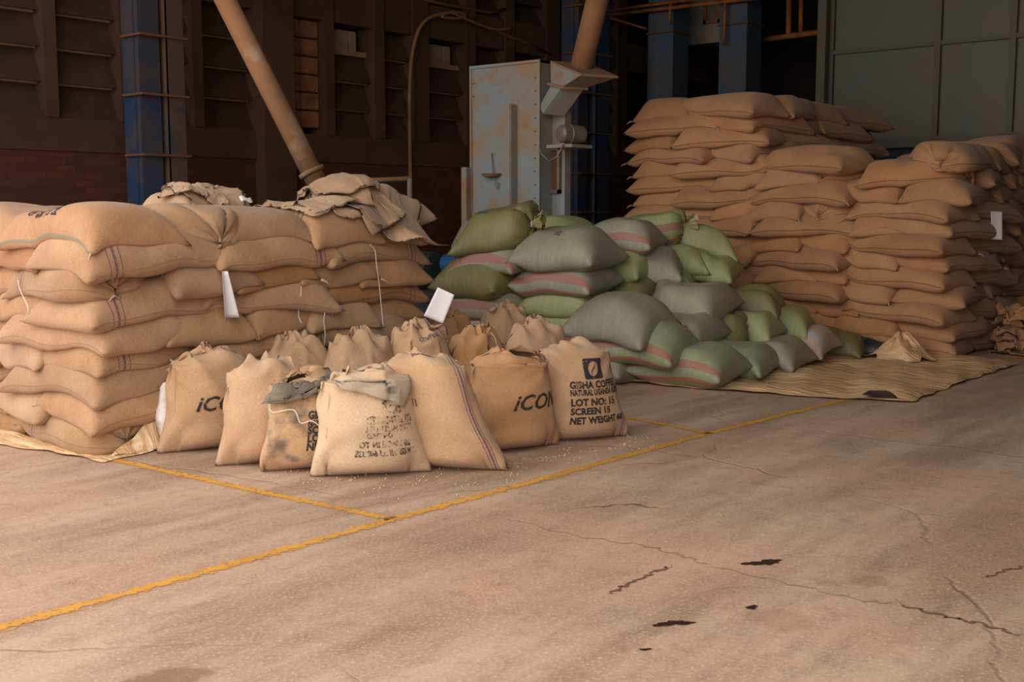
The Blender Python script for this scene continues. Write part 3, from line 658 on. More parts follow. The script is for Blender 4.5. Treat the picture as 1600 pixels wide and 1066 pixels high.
# ---- printed stack on the left: front along +x, left side along +y
c0 = at_z(150, 716); LX, LY = float(c0[0]), float(c0[1]); TL = .153; NLY = 9; WS, LS = .565, .94
M['jute_gseam'] = cloth_mat('jute_green_sewn', JA, JB, seam=srgb(112, 118, 100), sw=.016)
cx_mats = ['jute', 'jute_purple', 'jute_purple', 'jute_green', 'jute_dark', 'jute']
for lay in range(NLY-1, -1, -1):                      # from the floor up; lay 0 is the top layer
    zb = .012+(NLY-1-lay)*TL; odd = lay % 2 == 0; cells = []
    if odd:                                            # ends to the front
        for c in range(5): cells.append((LX+WS*(c+.5), LY+LS/2, PI/2, 'front', c))
        for r in range(1, 3): cells.append((LX+WS*.5, LY+LS*(r+.5), PI/2, 'side', r-1))
        if lay == 0: cells += [(LX+WS*(c+.5), LY+LS*1.5, PI/2, 'top', c-1) for c in range(1, 5)]
    else:
        for c in range(3): cells.append((LX+LS*(c+.5), LY+WS/2, 0, 'front', c))
        for r in range(1, 5): cells.append((LX+LS/2, LY+WS*(r+.5), 0, 'side', r-1))
    if lay == 0: cells = [c for c in cells if not (c[3] == 'front' and c[4] == 4)]+[(LX+WS*4.5, LY+LS/2, PI/2, 'front', 4)]
    for (x, y, yaw, face, k) in cells[::-1] if lay % 3 else cells:
        corner = face == 'front' and k == 0
        mt = R.choice(cx_mats) if not corner else ('jute_gseam' if lay == 0 else 'jute' if lay in (4, 6) else 'jute_purple' if lay != 7 else 'jute_green')
        o = lay_sack('jute_sack', pick(SL, .25), mt, x+jit(.025), y+(jit(.03) if face == 'front' else jit(.02)), zb, yaw+jit(.05)+(PI if R.random() < .5 else 0), (1.02+jit(.03), 1.03+jit(.04), 1.), 0, 0, .085, .07, (R.choice((-1, 1)), R.choice((-1, 1))), wav=.028, rng=R)
        nf = 5 if odd else 3
        words = ['at the left corner', 'second from the corner', 'third from the corner', 'fourth from the corner', 'at the right end']
        if face == 'front': lab = 'tan jute sack in %s layer of printed stack\'s front, %s' % (ORD[lay], words[k] if k < nf-1 else words[4])
        elif face == 'side': lab = 'tan jute sack in %s layer of printed stack\'s left side, %s' % (ORD[lay], ['next to corner', 'second past corner', 'third past corner', 'far end'][k])
        else: lab = 'tan jute sack lying on printed stack\'s top, back row, %s from the left' % ['first', 'second', 'third', 'fourth'][k]
        tag(o, lab, 'sack', 'tan jute sacks in the printed stack')
        if corner and lay == 0: TOPSACK = o
        if face == 'front' and R.random() < .35: tip(o, R.choice((0, 1)), R.choice((0, 1)))
        if (lay, face, k) in ((2, 'side', 0), (4, 'side', 0), (1, 'side', 1)):
            F, B, Q, fl_ = o_sheets[o.name]; wq = np.array([math.cos(o.rotation_euler.z), math.sin(o.rotation_euler.z)]); j_ = int(np.argmin(Q[:, 0]*wq[0]-Q[:, 1]*wq[1])); s0 = Vector(Q[j_]); dv = Vector((-math.cos(-o.rotation_euler.z), -math.sin(-o.rotation_euler.z), 0)); sd_ = Vector((-dv.y, dv.x, 0)); ear = MB()
            ear.loft([s0+sd_*.05+Vector((0, 0, .01)), s0-sd_*.05+Vector((0, 0, .01)), s0-sd_*.05-Vector((0, 0, .012)), s0+sd_*.05-Vector((0, 0, .012))], [s0+dv*.05+sd_*.02, s0+dv*.055-sd_*.035, s0+dv*.05-sd_*.03-Vector((0, 0, .03)), s0+dv*.05+sd_*.03-Vector((0, 0, .02))]).done('gathered_corner', 'tan_plain', o, off=(0, 0, 0))
            twine(o, [s0+dv*.03+Vector((0, 0, .03)), s0+dv*.05, s0+dv*.05+sd_*.02+Vector((0, 0, -.05)), s0+dv*.045-sd_*.01+Vector((0, 0, -.12))])
        if (lay, face, k) in ((3, 'front', 0), (2, 'front', 3), (5, 'side', 0)):
            F, B, Q, fl_ = o_sheets[o.name]; s = Vector(Q[F[0 if k != 0 else -1, 0]])
            twine(o, [s, s+Vector((0, 0, -.03)), s+Vector((.01, -.02, -.09)), s+Vector((-.01, -.02, -.2)), s+Vector((.02, -.02, -.26))])

# ---- brown stacks: shared front plane facing -x
RXp, RYp = [float(v) for v in at_z(1482, 563)[:2]]; TB = .172
def brown(x, y, zb, yaw, lab, grp, droop=.07, shp=None, **k):
    o = lay_sack('brown_sack', shp or pick(SR, .12), 'brown', x, y, zb, yaw+(PI if R.random() < .5 else 0), (1.0+jit(.025), 1.03+jit(.03), 1.), 0, 0, droop, .09, (R.choice((-1, 1)), R.choice((-1, 1))), rng=R, **k)
    tag(o, lab, 'sack', grp); return o
LB, WB = 1.08, .55
NR = 12
pos_r = {3: ['at its left end', 'in its middle', 'at its right corner'], 2: ['at its left end', 'at its right corner']}
GR, GT = 'brown sacks in the right stack', 'brown sacks in the tallest stack'
for lay in range(NR-1, -1, -1):
    zb = .012+(NR-1-lay)*TB; A = lay % 2 == 1
    jx = jit(.015)
    if lay == 0: row = [(1.08+LB/2, LB, 'L'), (WB*.5+.02, WB, 'S')]
    elif A: row = [(LB+WB*1.5, WB, 'S'), (LB+WB*.5, WB, 'S'), (LB/2, LB, 'L')]
    else: row = [(WB*2+LB/2, LB, 'L'), (WB*1.5, WB, 'S'), (WB*.5, WB, 'S')]
    for i, (s, l, ty) in enumerate(row):
        yaw = PI/2 if ty == 'L' else 0; dp = WB if ty == 'L' else LB
        o = brown(RXp+dp/2+jx+jit(.02), RYp+s+jit(.02), zb, yaw+jit(.04), 'brown jute sack in %s layer of right stack\'s front, %s' % (ORD[lay], pos_r[len(row)][i]), GR)
        if R.random() < .4: tip(o, R.choice((0, 1)), R.choice((0, 1)))
    d = WB if row[-1][2] == 'L' else LB; k = 0
    while d < 3.3:
        l = LB if (k % 2 == (0 if A else 1)) else WB
        o = brown(RXp+d+l/2, RYp+(WB/2 if l == LB else LB/2)+jit(.03), zb, (0 if l == LB else PI/2)+jit(.05), 'brown jute sack in %s layer of right stack\'s shaded side, %s' % (ORD[lay], ['next to corner', 'second past corner', 'third past corner', 'fourth past corner', 'fifth past corner'][k]), GR)
        if R.random() < .35: tip(o, 1, 0)
        d += l; k += 1
zt1 = .012+(NR-1)*TB; zt0 = zt1-TB
for i, (x, y, z, yaw, lb) in enumerate(((RXp+1.0, RYp+1.7, zt1, 0, 'behind the long front sack'), (RXp+1.5, RYp+1.15, zt0, 0, 'in the dip behind the front edge'), (RXp+1.6, RYp+.6, zt0, 0, 'in the dip nearer the corner'), (RXp+2.2, RYp+1.75, zt1, PI/2, 'far back beside the tallest stack'), (RXp+2.6, RYp+1.1, zt1, 0, 'far back in the middle'))):
    brown(x, y, z, yaw, 'brown jute sack on top of right stack, '+lb, GR)
brown(RXp+1.75, RYp+.5, zt1+.08, PI/2+.1, 'brown sack topping the right stack, highest, just behind the corner sack', GR, shp=SR[0])
brown(RXp+2.5, RYp+.3, zt1+.15, 0, 'brown sack topping the right stack above its shaded side', GR)
# tallest stack
TYp = RYp+2.18; NT = 16
for lay in range(NT-1, -1, -1):
    zb = .012+(NT-1-lay)*.169; A = lay % 2 == 1      # A: long sack at the left
    row = [(.62+LB/2, LB, 'L'), (.31, .62, 'S')] if A else [(LB+.31, .62, 'S'), (LB/2, LB, 'L')]
    for i, (s, l, ty) in enumerate(row):
        yaw = PI/2 if ty == 'L' else 0; dp = WB if ty == 'L' else LB
        o = brown(RXp+dp/2+jit(.02)+.03, TYp+s+jit(.02), zb, yaw+jit(.04), 'brown jute sack in %s layer of tallest stack\'s front, %s' % (ORD[lay], pos_r[2][i]), GT)
        if i == 0: tip(o, 0, 0); tip(o, 1, 1)
    if lay < 6:
        d = WB if row[-1][2] == 'L' else LB; k = 0
        while d < 3.2:
            l = LB if (k % 2 == (1 if A else 0)) else WB
            brown(RXp+d+l/2, TYp+(WB/2 if l == LB else LB/2)+jit(.03), zb, (0 if l == LB else PI/2)+jit(.05), 'brown jute sack in %s layer of tallest stack\'s shaded side, %s' % (ORD[lay], ['next to corner', 'second past corner', 'third past corner', 'fourth past corner', 'fifth past corner'][k]), GT)
            d += l; k += 1
    if lay == 0:
        for k in range(3): brown(RXp+LB*(.9+k), TYp+1.25, zb, jit(.06), 'brown jute sack on tallest stack\'s top, back left, %s from the front' % ['first', 'second', 'third'][k], GT)

# ---- green sacks, each with its own place in the heap (photo spot, distance, size, turn, tilt)
def tuft(o, end=1, m='leaf', s=1.):
    """gathered, tied mouth of the sack fanning out past the string"""
    F, B, Q, fl = o_sheets[o.name]; i = -1 if end else 0; ring = Q[F[i]]; c = ring.mean(0); q = Q[F[i-4 if end else 4]].mean(0); d = c-q; d[2] = 0; d /= np.linalg.norm(d)+1e-6
    dv = Vector(d); up = Vector((0, 0, 1)); sd = dv.cross(up); bm = bmesh.new(); n = 22; rr = random.Random(len(o.name)+int(o.location.x*100))
    rings = []
    for t, rad in ((-.06, .075), (-.02, .035), (.0, .022), (.03, .045), (.07, .085), (.10, .105)):
        rings.append([bm.verts.new(Vector(c)+dv*(t*s+(rr.uniform(-.02, .02) if t > .05 else 0))+up*(.01+max(t, 0)*.35+math.sin(2*PI*k/n)*rad*s*.75*(1+.35*math.sin(k*2.6)))+sd*math.cos(2*PI*k/n)*rad*s*(1+.3*math.cos(k*3.1))) for k in range(n)])
    for a, b2 in zip(rings, rings[1:]):
        for k in range(n): f = bm.faces.new((a[k], a[(k+1) % n], b2[(k+1) % n], b2[k])); f.smooth = True
    me = bpy.data.meshes.new('tied_mouth'); bm.to_mesh(me); bm.free(); t = link('tied_mouth', me, m, o)
    s_ = bmesh.new(); s_.free(); MB().lathe([(-.006, .026*s), (0, .03*s), (.006, .026*s)], Vector(c)+up*.01, dv, 12).done('tie_string', 'twine', t, off=(0, 0, 0))
    return t
GG = 'green woven sacks in the heap'
A90 = PI/2
greens = [
 # px, py, distance, shape, material, yaw off y axis, (len, wid, thick), pitch, roll, tied, label
 (860, 545, 10.9, 0, 'g_olive', .1, (1, 1, 1), 0, 0, 0, 'dull green sack low behind the standing jute sacks, left of heap'),
 (775, 540, 11.3, 0, 'g_grey', 0, (1, 1, 1), 0, 0, 0, 'grey-green sack at the floor under the heap\'s left column'),
 (938, 574, 10.15, 0, 'g_grey', .0, (1, 1, .95), 0, 0, 0, 'grey-green sack on the ground beside the logo-stamped jute sack'),
 (1076, 579, 9.85, 0, 'g_green_s', .08, (1.08, 1.05, 1), 0, 0, 0, 'light green sack with pink stripe, frontmost on the tan tarpaulin'),
 (1142, 567, 10.3, 1, 'g_green', .15, (1, .95, 1), 0, 0, 0, 'plain light green sack, second along the front row on tarpaulin'),
 (1194, 554, 10.7, 1, 'g_grey', .1, (1.05, 1.0, .95), 0, 0, 0, 'grey-green sack touching the white sack, third along the front row'),
 (1235, 533, 11.3, 1, 'g_white', .12, (1.1, 1.0, .95), 0, 0, 0, 'white sack with pink and blue bands among the green ones'),
 (1290, 542, 11.8, 1, 'g_olive', .2, (1.1, 1.0, .8), 0, 0, 0, 'dark green flat sack at the right end of the heap'),
 (1180, 530, 11.5, 1, 'g_green', .2, (1, 1, 1), 0, 0, 0, 'green sack mostly hidden behind the white sack'),
 (870, 525, 10.85, 0, 'g_light_s', .05, (1, 1, 1), 0, 0, 0, 'green sack with faded brown stripe, fifth down in the middle column'),
 (750, 500, 11.1, 1, 'g_white', .0, (1, 1, .95), 0, 0, 0, 'pinkish grey sack at the left behind the white paper tag'),
 (1000, 538, 9.9, 0, 'g_green_s', .12, (1.08, 1.0, 1), 0, 0, 0, 'green sack with broad red stripe under the big grey one'),
 (1062, 520, 10.4, 2, 'g_grey', .1, (1, .95, 1), 0, 0, 0, 'creased grey-green sack squeezed between the two big grey ones'),
 (1116, 522, 10.7, 2, 'g_olive', A90-.9, (.9, .9, 1), 0, 0, 1, 'olive sack with string-tied mouth facing out, heap\'s front'),
 (1155, 514, 10.95, 1, 'g_light', .2, (1, .9, 1), 0, 0, 0, 'light green wrinkled sack above the plain front row'),
 (1208, 510, 11.4, 1, 'g_light', .3, (1, .95, 1), 0, 0, 0, 'light green sack at heap\'s right end against brown stack'),
 (885, 499, 10.8, 0, 'g_light', .05, (1, 1, .9), 0, 0, 0, 'light green sack, fourth down in the heap\'s middle column'),
 (765, 473, 11.0, 0, 'g_grey_s', .02, (1.06, 1, 1), 0, 0, 0, 'grey-green striped sack, fourth down in the heap\'s left column'),
 (1000, 500, 11.2, 0, 'g_olive', .1, (1, 1, 1), 0, 0, 0, 'olive sack deep in the heap behind the big grey one'),
 (1085, 480, 11.7, 0, 'g_olive', .1, (1, 1, 1), 0, 0, 0, 'olive sack in the heap\'s back, behind the right grey one'),
 (968, 502, 9.95, 0, 'g_grey', .06, (1.0, 1.05, 1.0), .08, .12, 0, 'big plain grey-green sack lying tilted on top of red-striped one'),
 (1078, 474, 10.75, 2, 'g_grey', .15, (1.05, 1.15, 1.1), .05, .14, 0, 'big grey sack with crumpled top corner, right of heap\'s middle'),
 (1165, 480, 11.3, 1, 'g_olive', .3, (.95, .9, 1), 0, -.1, 0, 'olive sack leaning between big grey sack and brown stack'),
 (888, 470, 10.75, 1, 'g_light', .1, (.98, .98, 1), 0, 0, 0, 'bright light green sack, third down in the heap\'s middle column'),
 (755, 436, 11.0, 0, 'g_olive', .0, (.98, 1.02, 1.1), 0, .05, 0, 'olive sack, third down in the heap\'s left column'),
 (1030, 446, 11.4, 1, 'g_light', .5, (1, 1, 1), 0, 0, 0, 'light green sack in third tier, behind the big grey ones'),
 (972, 452, 11.2, 0, 'g_olive', .1, (.95, 1, 1), 0, 0, 0, 'dark olive sack wedged under the small hanging grey one'),
 (884, 434, 10.75, 0, 'g_grey_s', .1, (1.06, 1.02, 1), 0, 0, 0, 'grey sack with broad red stripe, second down in middle column'),
 (776, 410, 11.0, 1, 'g_grey_s', .1, (1.02, 1.0, .9), -.05, 0, 0, 'grey sack with red stripe, second down in the left column'),
 (968, 420, 11.2, 2, 'g_light', .2, (.9, .9, 1), 0, 0, 0, 'small light green sack just right of the striped middle one'),
 (1012, 422, 11.25, 1, 'g_grey', .5, (.9, .85, 1), -.1, .05, 0, 'small grey sack pointing down between two light green ones'),
 (1050, 410, 11.7, 2, 'g_light', .7, (.95, .95, 1), 0, 0, 0, 'yellow-green creased sack in the second tier on the right'),
 (1096, 422, 11.7, 1, 'g_light', .3, (.98, .95, 1), -.05, .05, 0, 'yellow-green sack with dangling corner at the heap\'s right edge'),
 (888, 393, 10.7, 0, 'g_grey', .12, (1.08, 1.12, 1.02), -.05, .08, 0, 'big grey-green sack on top of the heap\'s middle column'),
 (872, 362, 11.9, 2, 'g_light', .2, (1, 1, 1), 0, 0, 0, 'pale green sack peeping out behind the heap\'s top sacks'),
 (968, 374, 11.3, 1, 'g_grey_s', .3, (1.05, 1.0, 1.05), -.05, .08, 0, 'grey-green sack with red end stripe, top tier centre'),
 (1012, 362, 11.9, 2, 'g_light_s', .45, (1.1, 1.05, 1.15), 0, .05, 1, 'pale yellow-green sack with tied mouth, top tier right of centre'),
 (1088, 383, 12.0, 2, 'g_light_s', -2.4, (1.0, .95, 1.05), -.2, 0, 1, 'pale green tied sack sloping down at top right of heap'),
 (783, 357, 11.0, 2, 'g_olive', .12, (1.0, 1.12, 1.15), .1, .15, 1, 'plump olive sack with leafy tied mouth crowning the left column'),
]
GO = []
for (px, py, dd, sh, mt, yo, sc, pit, rol, tied, lab) in greens:
    sc = (sc[0]*.9, sc[1]*.93, sc[2]); p = at_d(px, py, dd); th = SG[sh][2][:, 2].max()*2*sc[2]*1.0
    fx = 1; low = py > 535; rol = -(.06 if low else .14)-(.1 if rol > .1 else 0)+(R.uniform(-.05, .05)); sx_ = -1 if tied == 1 else 1; dd += 0
    zb = max(.012, float(p[2])-th/2)
    o = lay_sack('green_sack', SG[sh], mt, float(p[0]), float(p[1]), zb, A90+yo, sc, (-.22 if tied else pit+R.uniform(-.05, .05)), rol, .07, .05, (sx_, 1), .05, .02, rng=R)
    tag(o, lab, 'sack', GG); GO.append(o)
    if tied: tuft(o, 1, 'leaf', 1.15)
    elif R.random() < .5: tip(o, R.choice((0, 1)), 0)

# ------------------------------------------------------------------ standing open jute sacks
def upright(Wd, Hh, fill, seed, lean=(0, 0), steps=120, nx=43, ny=29, push=(0., -.6), pl=.009, crump=.07):
    F, B, P, cols, tri = sheet_bag(nx, ny, Hh, Wd, True)
    P = np.stack([P[:, 1], P[:, 2], P[:, 0]+Hh/2], 1); r = np.random.RandomState(seed); P[:, 1] += r.randn(len(P))*.004
    rest = P[:, 2].copy(); yy = Wd*.22*np.sqrt(np.clip(1-(P[:, 0]/(Wd/2))**2, 0, 1))*np.clip(P[:, 2]/.12, 0, 1)**.5
    sgn = np.zeros(len(P)); sgn[F] = 1; sgn[B[1:, 1:-1]] = -1; P[:, 1] += sgn*yy; P[:, 0] *= .86
    neck = rest > fill; trr = rest[tri].mean(1); pres = 1.0*np.clip((fill*.8-trr)/fill, 0, 1)
    ax, by, zc, n, m = Wd*.345, Wd*.22, fill/2, 2.4, 4.
    wob = r.uniform(-.03, .03, 6); bph = r.uniform(0, 6, 4); nk = rest[neck]; nb = crump*(.5+.5*np.sin(nk*38+bph[0]+P[neck, 0]*21))*(.5+.5*np.sin(P[neck, 0]*33+bph[1]+nk*12))
    def col(Q, s):
        sc = 1+.05*np.sin(Q[:, 2]*9+wob[0]*90)+.02*np.sin(Q[:, 2]*17+wob[1]*90)
        X = np.abs(Q[:, 0]/ax/sc); Y = np.abs(Q[:, 1]/by/sc); Z = np.abs((Q[:, 2]-zc)/zc)
        r3 = ((X**n+Y**n)**(m/n)+Z**m)**(1/m)+1e-6; ins = r3 < 1; k = 1/r3[ins]
        Q[ins, 0] *= k; Q[ins, 1] *= k; up = Q[ins, 2] > zc; Q[ins, 2] = np.where(up, zc+(Q[ins, 2]-zc)*k, Q[ins, 2])
        bd = rest <= fill*.98; Q[bd, 2] += (rest[bd]*.97-Q[bd, 2])*.25
        if crump:
            xx, yv = Q[neck, 0]/ax, Q[neck, 1]/by; dome = fill-.10*np.clip(xx*xx+yv*yv, 0, 2)+nb; k2 = (xx*xx+yv*yv < 1.3) & (Q[neck, 2] < dome); zz = Q[neck, 2]; zz[k2] = dome[k2]; Q[neck, 2] = zz
        if s < 55: Q[neck, 0] -= (Q[neck, 0]-push[0]*fill*.3)*pl; Q[neck, 1] -= (Q[neck, 1]-push[1]*fill*.3)*pl
        Q[:, 2] = np.maximum(Q[:, 2], .004); lo = rest < .12; Q[:, :2] -= Q[lo, :2].mean(0)*.5; Q[rest < .01, 2] = .004
        return Q
    P = solve(P, cols, tri, steps, pres, .0022, col, damp=.85, comp=.6)
    for G in (B, F):
        k0 = int(nx*fill/Hh)-1
        for _ in range(2):
            Z = P[G]; p = np.pad(Z, ((1, 1), (1, 1), (0, 0)), mode='edge'); Z2 = (p[:-2, 1:-1]+p[2:, 1:-1]+p[1:-1, :-2]+p[1:-1, 2:]+2*Z)/6; P[G[k0:-1, 1:-1]] = Z2[k0:-1, 1:-1]
    return F, B, P, lean
def stand(px, py, yaw, shape, m, lab, back=.16):
    p = at_z(px, py); d = np.array([math.cos(AZ), math.sin(AZ)]); p = p[:2]+d*back
    F, B, P, lean = shape; lw = np.array([math.sin(AZ), -math.cos(AZ)])*lean[0]+d*lean[1]; c_, s_ = math.cos(-yaw), math.sin(-yaw)
    P[:, 0] += (lw[0]*c_-lw[1]*s_)*P[:, 2]; P[:, 1] += (lw[0]*s_+lw[1]*c_)*P[:, 2]
    me = bpy.data.meshes.new('standing_sack'); nx, ny = F.shape; fs = []; uvs = []
    for G, fl in ((F, 0), (B, 1)):
        for i in range(nx-1):
            for j in range(ny-1):
                q = [(i, j), (i+1, j), (i+1, j+1), (i, j+1)]
                if fl: q = q[::-1]
                fs.append([int(G[a]) for a in q]); uvs += [(a[0]/(nx-1), a[1]/(ny-1)) for a in q]
    me.from_pydata(P.tolist(), [], fs); ul = me.uv_layers.new(name='UVMap'); ul.data.foreach_set('uv', np.array(uvs, dtype=np.float32).ravel()); me.shade_smooth()
    o = link('standing_sack', me, m, None, (float(p[0]), float(p[1]), 0)); o.rotation_euler = (0, 0, yaw)
    tag(o, lab, 'sack', 'open standing jute sacks'); o_sheets[o.name] = (F, B, P, (1, 1))
    return o
def surf(o, u, v, off=.004, sheet=1):
    """point on the sack's cloth: u across 0..1, v up the cloth 0..1; sheet 1 is the front"""
    F, B, P, fl = o_sheets[o.name]; G = B if sheet else F; nx, ny = G.shape
    a = min(max(v, 0), .999)*(nx-1); b2 = min(max(u, 0), .999)*(ny-1); i, j = int(a), int(b2); s, t = a-i, b2-j
    p00, p10, p01, p11 = P[G[i, j]], P[G[i+1, j]], P[G[i, j+1]], P[G[i+1, j+1]]
    p = p00*(1-s)*(1-t)+p10*s*(1-t)+p01*(1-s)*t+p11*s*t
    nrm = np.cross((p01+p11-p00-p10), (p10+p11-p00-p01)); nrm /= np.linalg.norm(nrm)+1e-9
    return Vector(p+nrm*off)
def stamp(o, lines, dims, m='stamp', mirror=False, name='printed_lettering', sheet=1, off=.004, uvmap=None):
    """lettering laid on the cloth. lines: (text, u, v, size, width squeeze); dims: flat cloth width and height in metres"""
    bm = bmesh.new()
    for (txt, u, v, size, sq) in lines:
        cu = bpy.data.curves.new('letters', 'FONT'); cu.body = txt; cu.size = size; cu.offset = size*(.022 if txt.startswith('iC') else .045); cu.shear = .35 if txt.startswith('iC') else 0; cu.resolution_u = 2
        to = bpy.data.objects.new('letters', cu); C.objects.link(to); dg = bpy.context.evaluated_depsgraph_get()
        me = bpy.data.meshes.new_from_object(to.evaluated_get(dg)); b2 = bmesh.new(); b2.from_mesh(me)
        bmesh.ops.triangulate(b2, faces=b2.faces)
        for _ in range(3):
            lg = [e for e in b2.edges if e.calc_length() > .018]
            if lg: bmesh.ops.subdivide_edges(b2, edges=lg, cuts=1); bmesh.ops.triangulate(b2, faces=[f for f in b2.faces if len(f.verts) > 3])
        for vt in b2.verts:
            x, y = vt.co.x*sq, vt.co.y
            if mirror: x = -x
            vt.co = uvmap(u+x/dims[0], v+y/dims[1]) if uvmap else surf(o, u+x/dims[0], v+y/dims[1], off, sheet)
        b2.to_mesh(me); b2.free(); bm.from_mesh(me)
        bpy.data.objects.remove(to); bpy.data.curves.remove(cu)
    me = bpy.data.meshes.new(name); bm.to_mesh(me); bm.free(); return link(name, me, m, o)
def patch(o, fn, nu, nv, m, name, thick=.0):
    bm = bmesh.new(); g = [[bm.verts.new(fn(i/(nu-1), j/(nv-1))) for j in range(nv)] for i in range(nu)]
    uvl = bm.loops.layers.uv.new('UVMap')
    for i in range(nu-1):
        for j in range(nv-1):
            f = bm.faces.new((g[i][j], g[i+1][j], g[i+1][j+1], g[i][j+1])); f.smooth = True
            for lp, (a, b2) in zip(f.loops, ((i, j), (i+1, j), (i+1, j+1), (i, j+1))): lp[uvl].uv = (a/(nu-1)*.4, b2/(nv-1)*.4)
    me = bpy.data.meshes.new(name); bm.to_mesh(me); bm.free(); q = link(name, me, m, o)
    if thick: md = q.modifiers.new('thickness', 'SOLIDIFY'); md.thickness = thick; md.offset = 0
    return q
def logo(o, u0, v0, s, dims, m='stamp'):
    """dark square with a bean left blank in it"""
    bm = bmesh.new(); n = 44
    def ins(a):
        c, d = math.cos(a), math.sin(a); k = 1/max(abs(c), abs(d)); return (c*k, d*k)
    def bean(a, e=0):
        x, y = .52*math.cos(a), .72*math.sin(a); r = -.25; return (x*math.cos(r)-y*math.sin(r), x*math.sin(r)+y*math.cos(r))
    def mpx(p): return surf(o, u0+p[0]*s/2/dims[0], v0+p[1]*s/2/dims[1], .004)
    rings = []
    for t in (0, .25, .5, .75, 1): rings.append([bm.verts.new(mpx(tuple(np.array(bean(2*PI*k/n))*(1-t)+np.array(ins(2*PI*k/n))*t))) for k in range(n)])
    for a, b2 in zip(rings, rings[1:]):
        for k in range(n): bm.faces.new((a[k], a[(k+1) % n], b2[(k+1) % n], b2[k]))
    L = []
    for k in range(13):
        t = -1+k/6; x = .12*math.sin(t*2.6); y = t*.66; c, d = math.cos(-.25), math.sin(-.25); wv = .05*(1-abs(t))+.02
        L.append([bm.verts.new(mpx((xx*c-y*d, xx*d+y*c))) for xx in (x-wv, x+wv)])
    for a, b2 in zip(L, L[1:]): bm.faces.new((a[0], b2[0], b2[1], a[1]))
    me = bpy.data.meshes.new('printed_emblem'); bm.to_mesh(me); bm.free(); return link('printed_emblem', me, m, o)

# yaw 0 has the front sheet facing -y; the sacks are turned toward the doorway
d7 = (.74, .92)
u1 = stand(322, 709, -.35, upright(.70, .94, .60, 1, push=(-.5, .2), crump=.09), 'tan', 'tan standing sack leftmost in front row, white plastic bag against it')
stamp(u1, [('iCON', .30, .30, .13, 1.0)], (.70, .92))
u2 = stand(415, 731, -.35, upright(.66, .92, .60, 2, lean=(-.05, 0), push=(.4, .5), crump=.10), 'tan_plain', 'unprinted standing sack, second from left, peaked crumpled mouth')
u3 = stand(480, 742, -.5, upright(.66, .90, .56, 3, lean=(.05, .02), push=(-.3, -.2)), 'stained', 'standing sack with dark grey lining flap, half hidden by palest one')
stamp(u3, [('GISHA COFFEE', .42, .375, .062, .8), ('NATURAL UGANDA ROBUSTA', .42, .325, .05, .62), ('SCREEN 15', .42, .275, .062, .8), ('LOT NO:', .42, .22, .062, .8), ('NET WEIGHT 60KG', .42, .165, .062, .8)], (.66, .90))
u4 = stand(573, 752, -.68, upright(.72, .84, .60, 4, push=(.1, -.1)), 'pale', 'palest standing sack, nearest the camera, faint mirrored print')
stamp(u4, [('STI 2377-24 LTD', .84, .40, .062, .62), ('22700 HASHI OSR', .84, .345, .05, .7), ('OM TERO', .66, .30, .045, .7), ('20 MADE IN TO', .80, .235, .05, .8), ('50KGS TINU 60KGS', .84, .175, .05, .75)], (.72, .84), 'stamp_worn', True)
logo(u4, .66, .53, .11, (.72, .84), 'stamp_worn')
u5 = stand(706, 742, -1.1, upright(.72, .90, .66, 5, lean=(-.29, .02), push=(-.1, .4)), 'tan', 'leaning standing sack with purple stripes, right of the palest one')
stamp(u5, [('GTI', .36, .46, .06, .8), ('RE', .36, .40, .05, .7)], (.72, .90), 'stamp_worn')
stamp(u5, [('SCREEN', .50, .80, .05, .8), ('LOT No', .52, .86, .05, .8)], (.72, .90), 'stamp_purple')
u6 = stand(800, 711, -.42, upright(.72, .88, .62, 6, lean=(-.03, 0), push=(.2, -.2)), 'orange', 'orange-tan standing sack, second from right in the front row')
stamp(u6, [('iCONP', .40, .33, .14, 1.0)], (.72, .88))
u7 = stand(912, 694, -.5, upright(.72, .86, .63, 7, lean=(-.10, .03), push=(.1, .5)), 'tan', 'rightmost standing sack with black bean emblem and lot print')
stamp(u7, [('GISHA COFFEE', .34, .44, .064, .85), ('NATURAL UGANDA ROBUSTA', .34, .385, .054, .6), ('LOT NO: 15', .34, .305, .066, .9), ('SCREEN 15', .34, .235, .062, .9), ('NET WEIGHT 60', .34, .165, .06, .85)], (.72, .86))
logo(u7, .58, .585, .135, (.72, .86))
bk = [(345, 668, -.2, 'tan_plain', 11, (.4, -.2), 'standing sack behind leftmost front sack, drooping peaked mouth'), (462, 672, -.4, 'tan', 12, (-.3, .3), 'standing sack in second row behind the stained one'),
      (560, 672, -.3, 'tan_plain', 13, (.3, .2), 'standing sack directly behind the palest one, knotted string on mouth'), (655, 662, -.5, 'tan', 14, (-.2, -.2), 'standing sack behind leaning striped one, purple-stamped crumpled mouth'),
      (745, 650, -.3, 'orange', 15, (.2, -.4), 'standing sack behind the orange-tan one, thread dangling from its mouth'), (838, 642, -.4, 'tan_plain', 16, (-.2, .1), 'second-row standing sack behind the rightmost one'),
      (600, 618, -.3, 'tan_plain', 17, (.3, .4), 'third-row standing sack closest to the printed stack'), (700, 606, -.3, 'orange', 18, (-.3, -.4), 'third-row standing sack under the pinkish paper tag'), (790, 600, -.3, 'tan', 19, (.2, .2), 'third-row standing sack at the right, near green heap')]
for px, py, yw, m_, sd, ps, lab in bk:
    o = stand(px, py, yw, upright(.70, 1.04, .56+.03*(sd % 3), sd, push=ps, pl=.012, steps=110, crump=.15), m_, lab, .1)
    if sd == 14: stamp(o, [('GISHA', .3, .72, .08, .8), ('COFFEE', .45, .60, .06, .8)], (.7, 1.04), 'stamp_purple', off=.006)
    if sd in (13, 15, 18):
        s = surf(o, .5, .93, .01); twine(o, [s, s+Vector((.03, -.03, .01)), s+Vector((.07, -.06, -.03)), s+Vector((.09, -.07, -.1)), s+Vector((.08, -.06, -.16))])
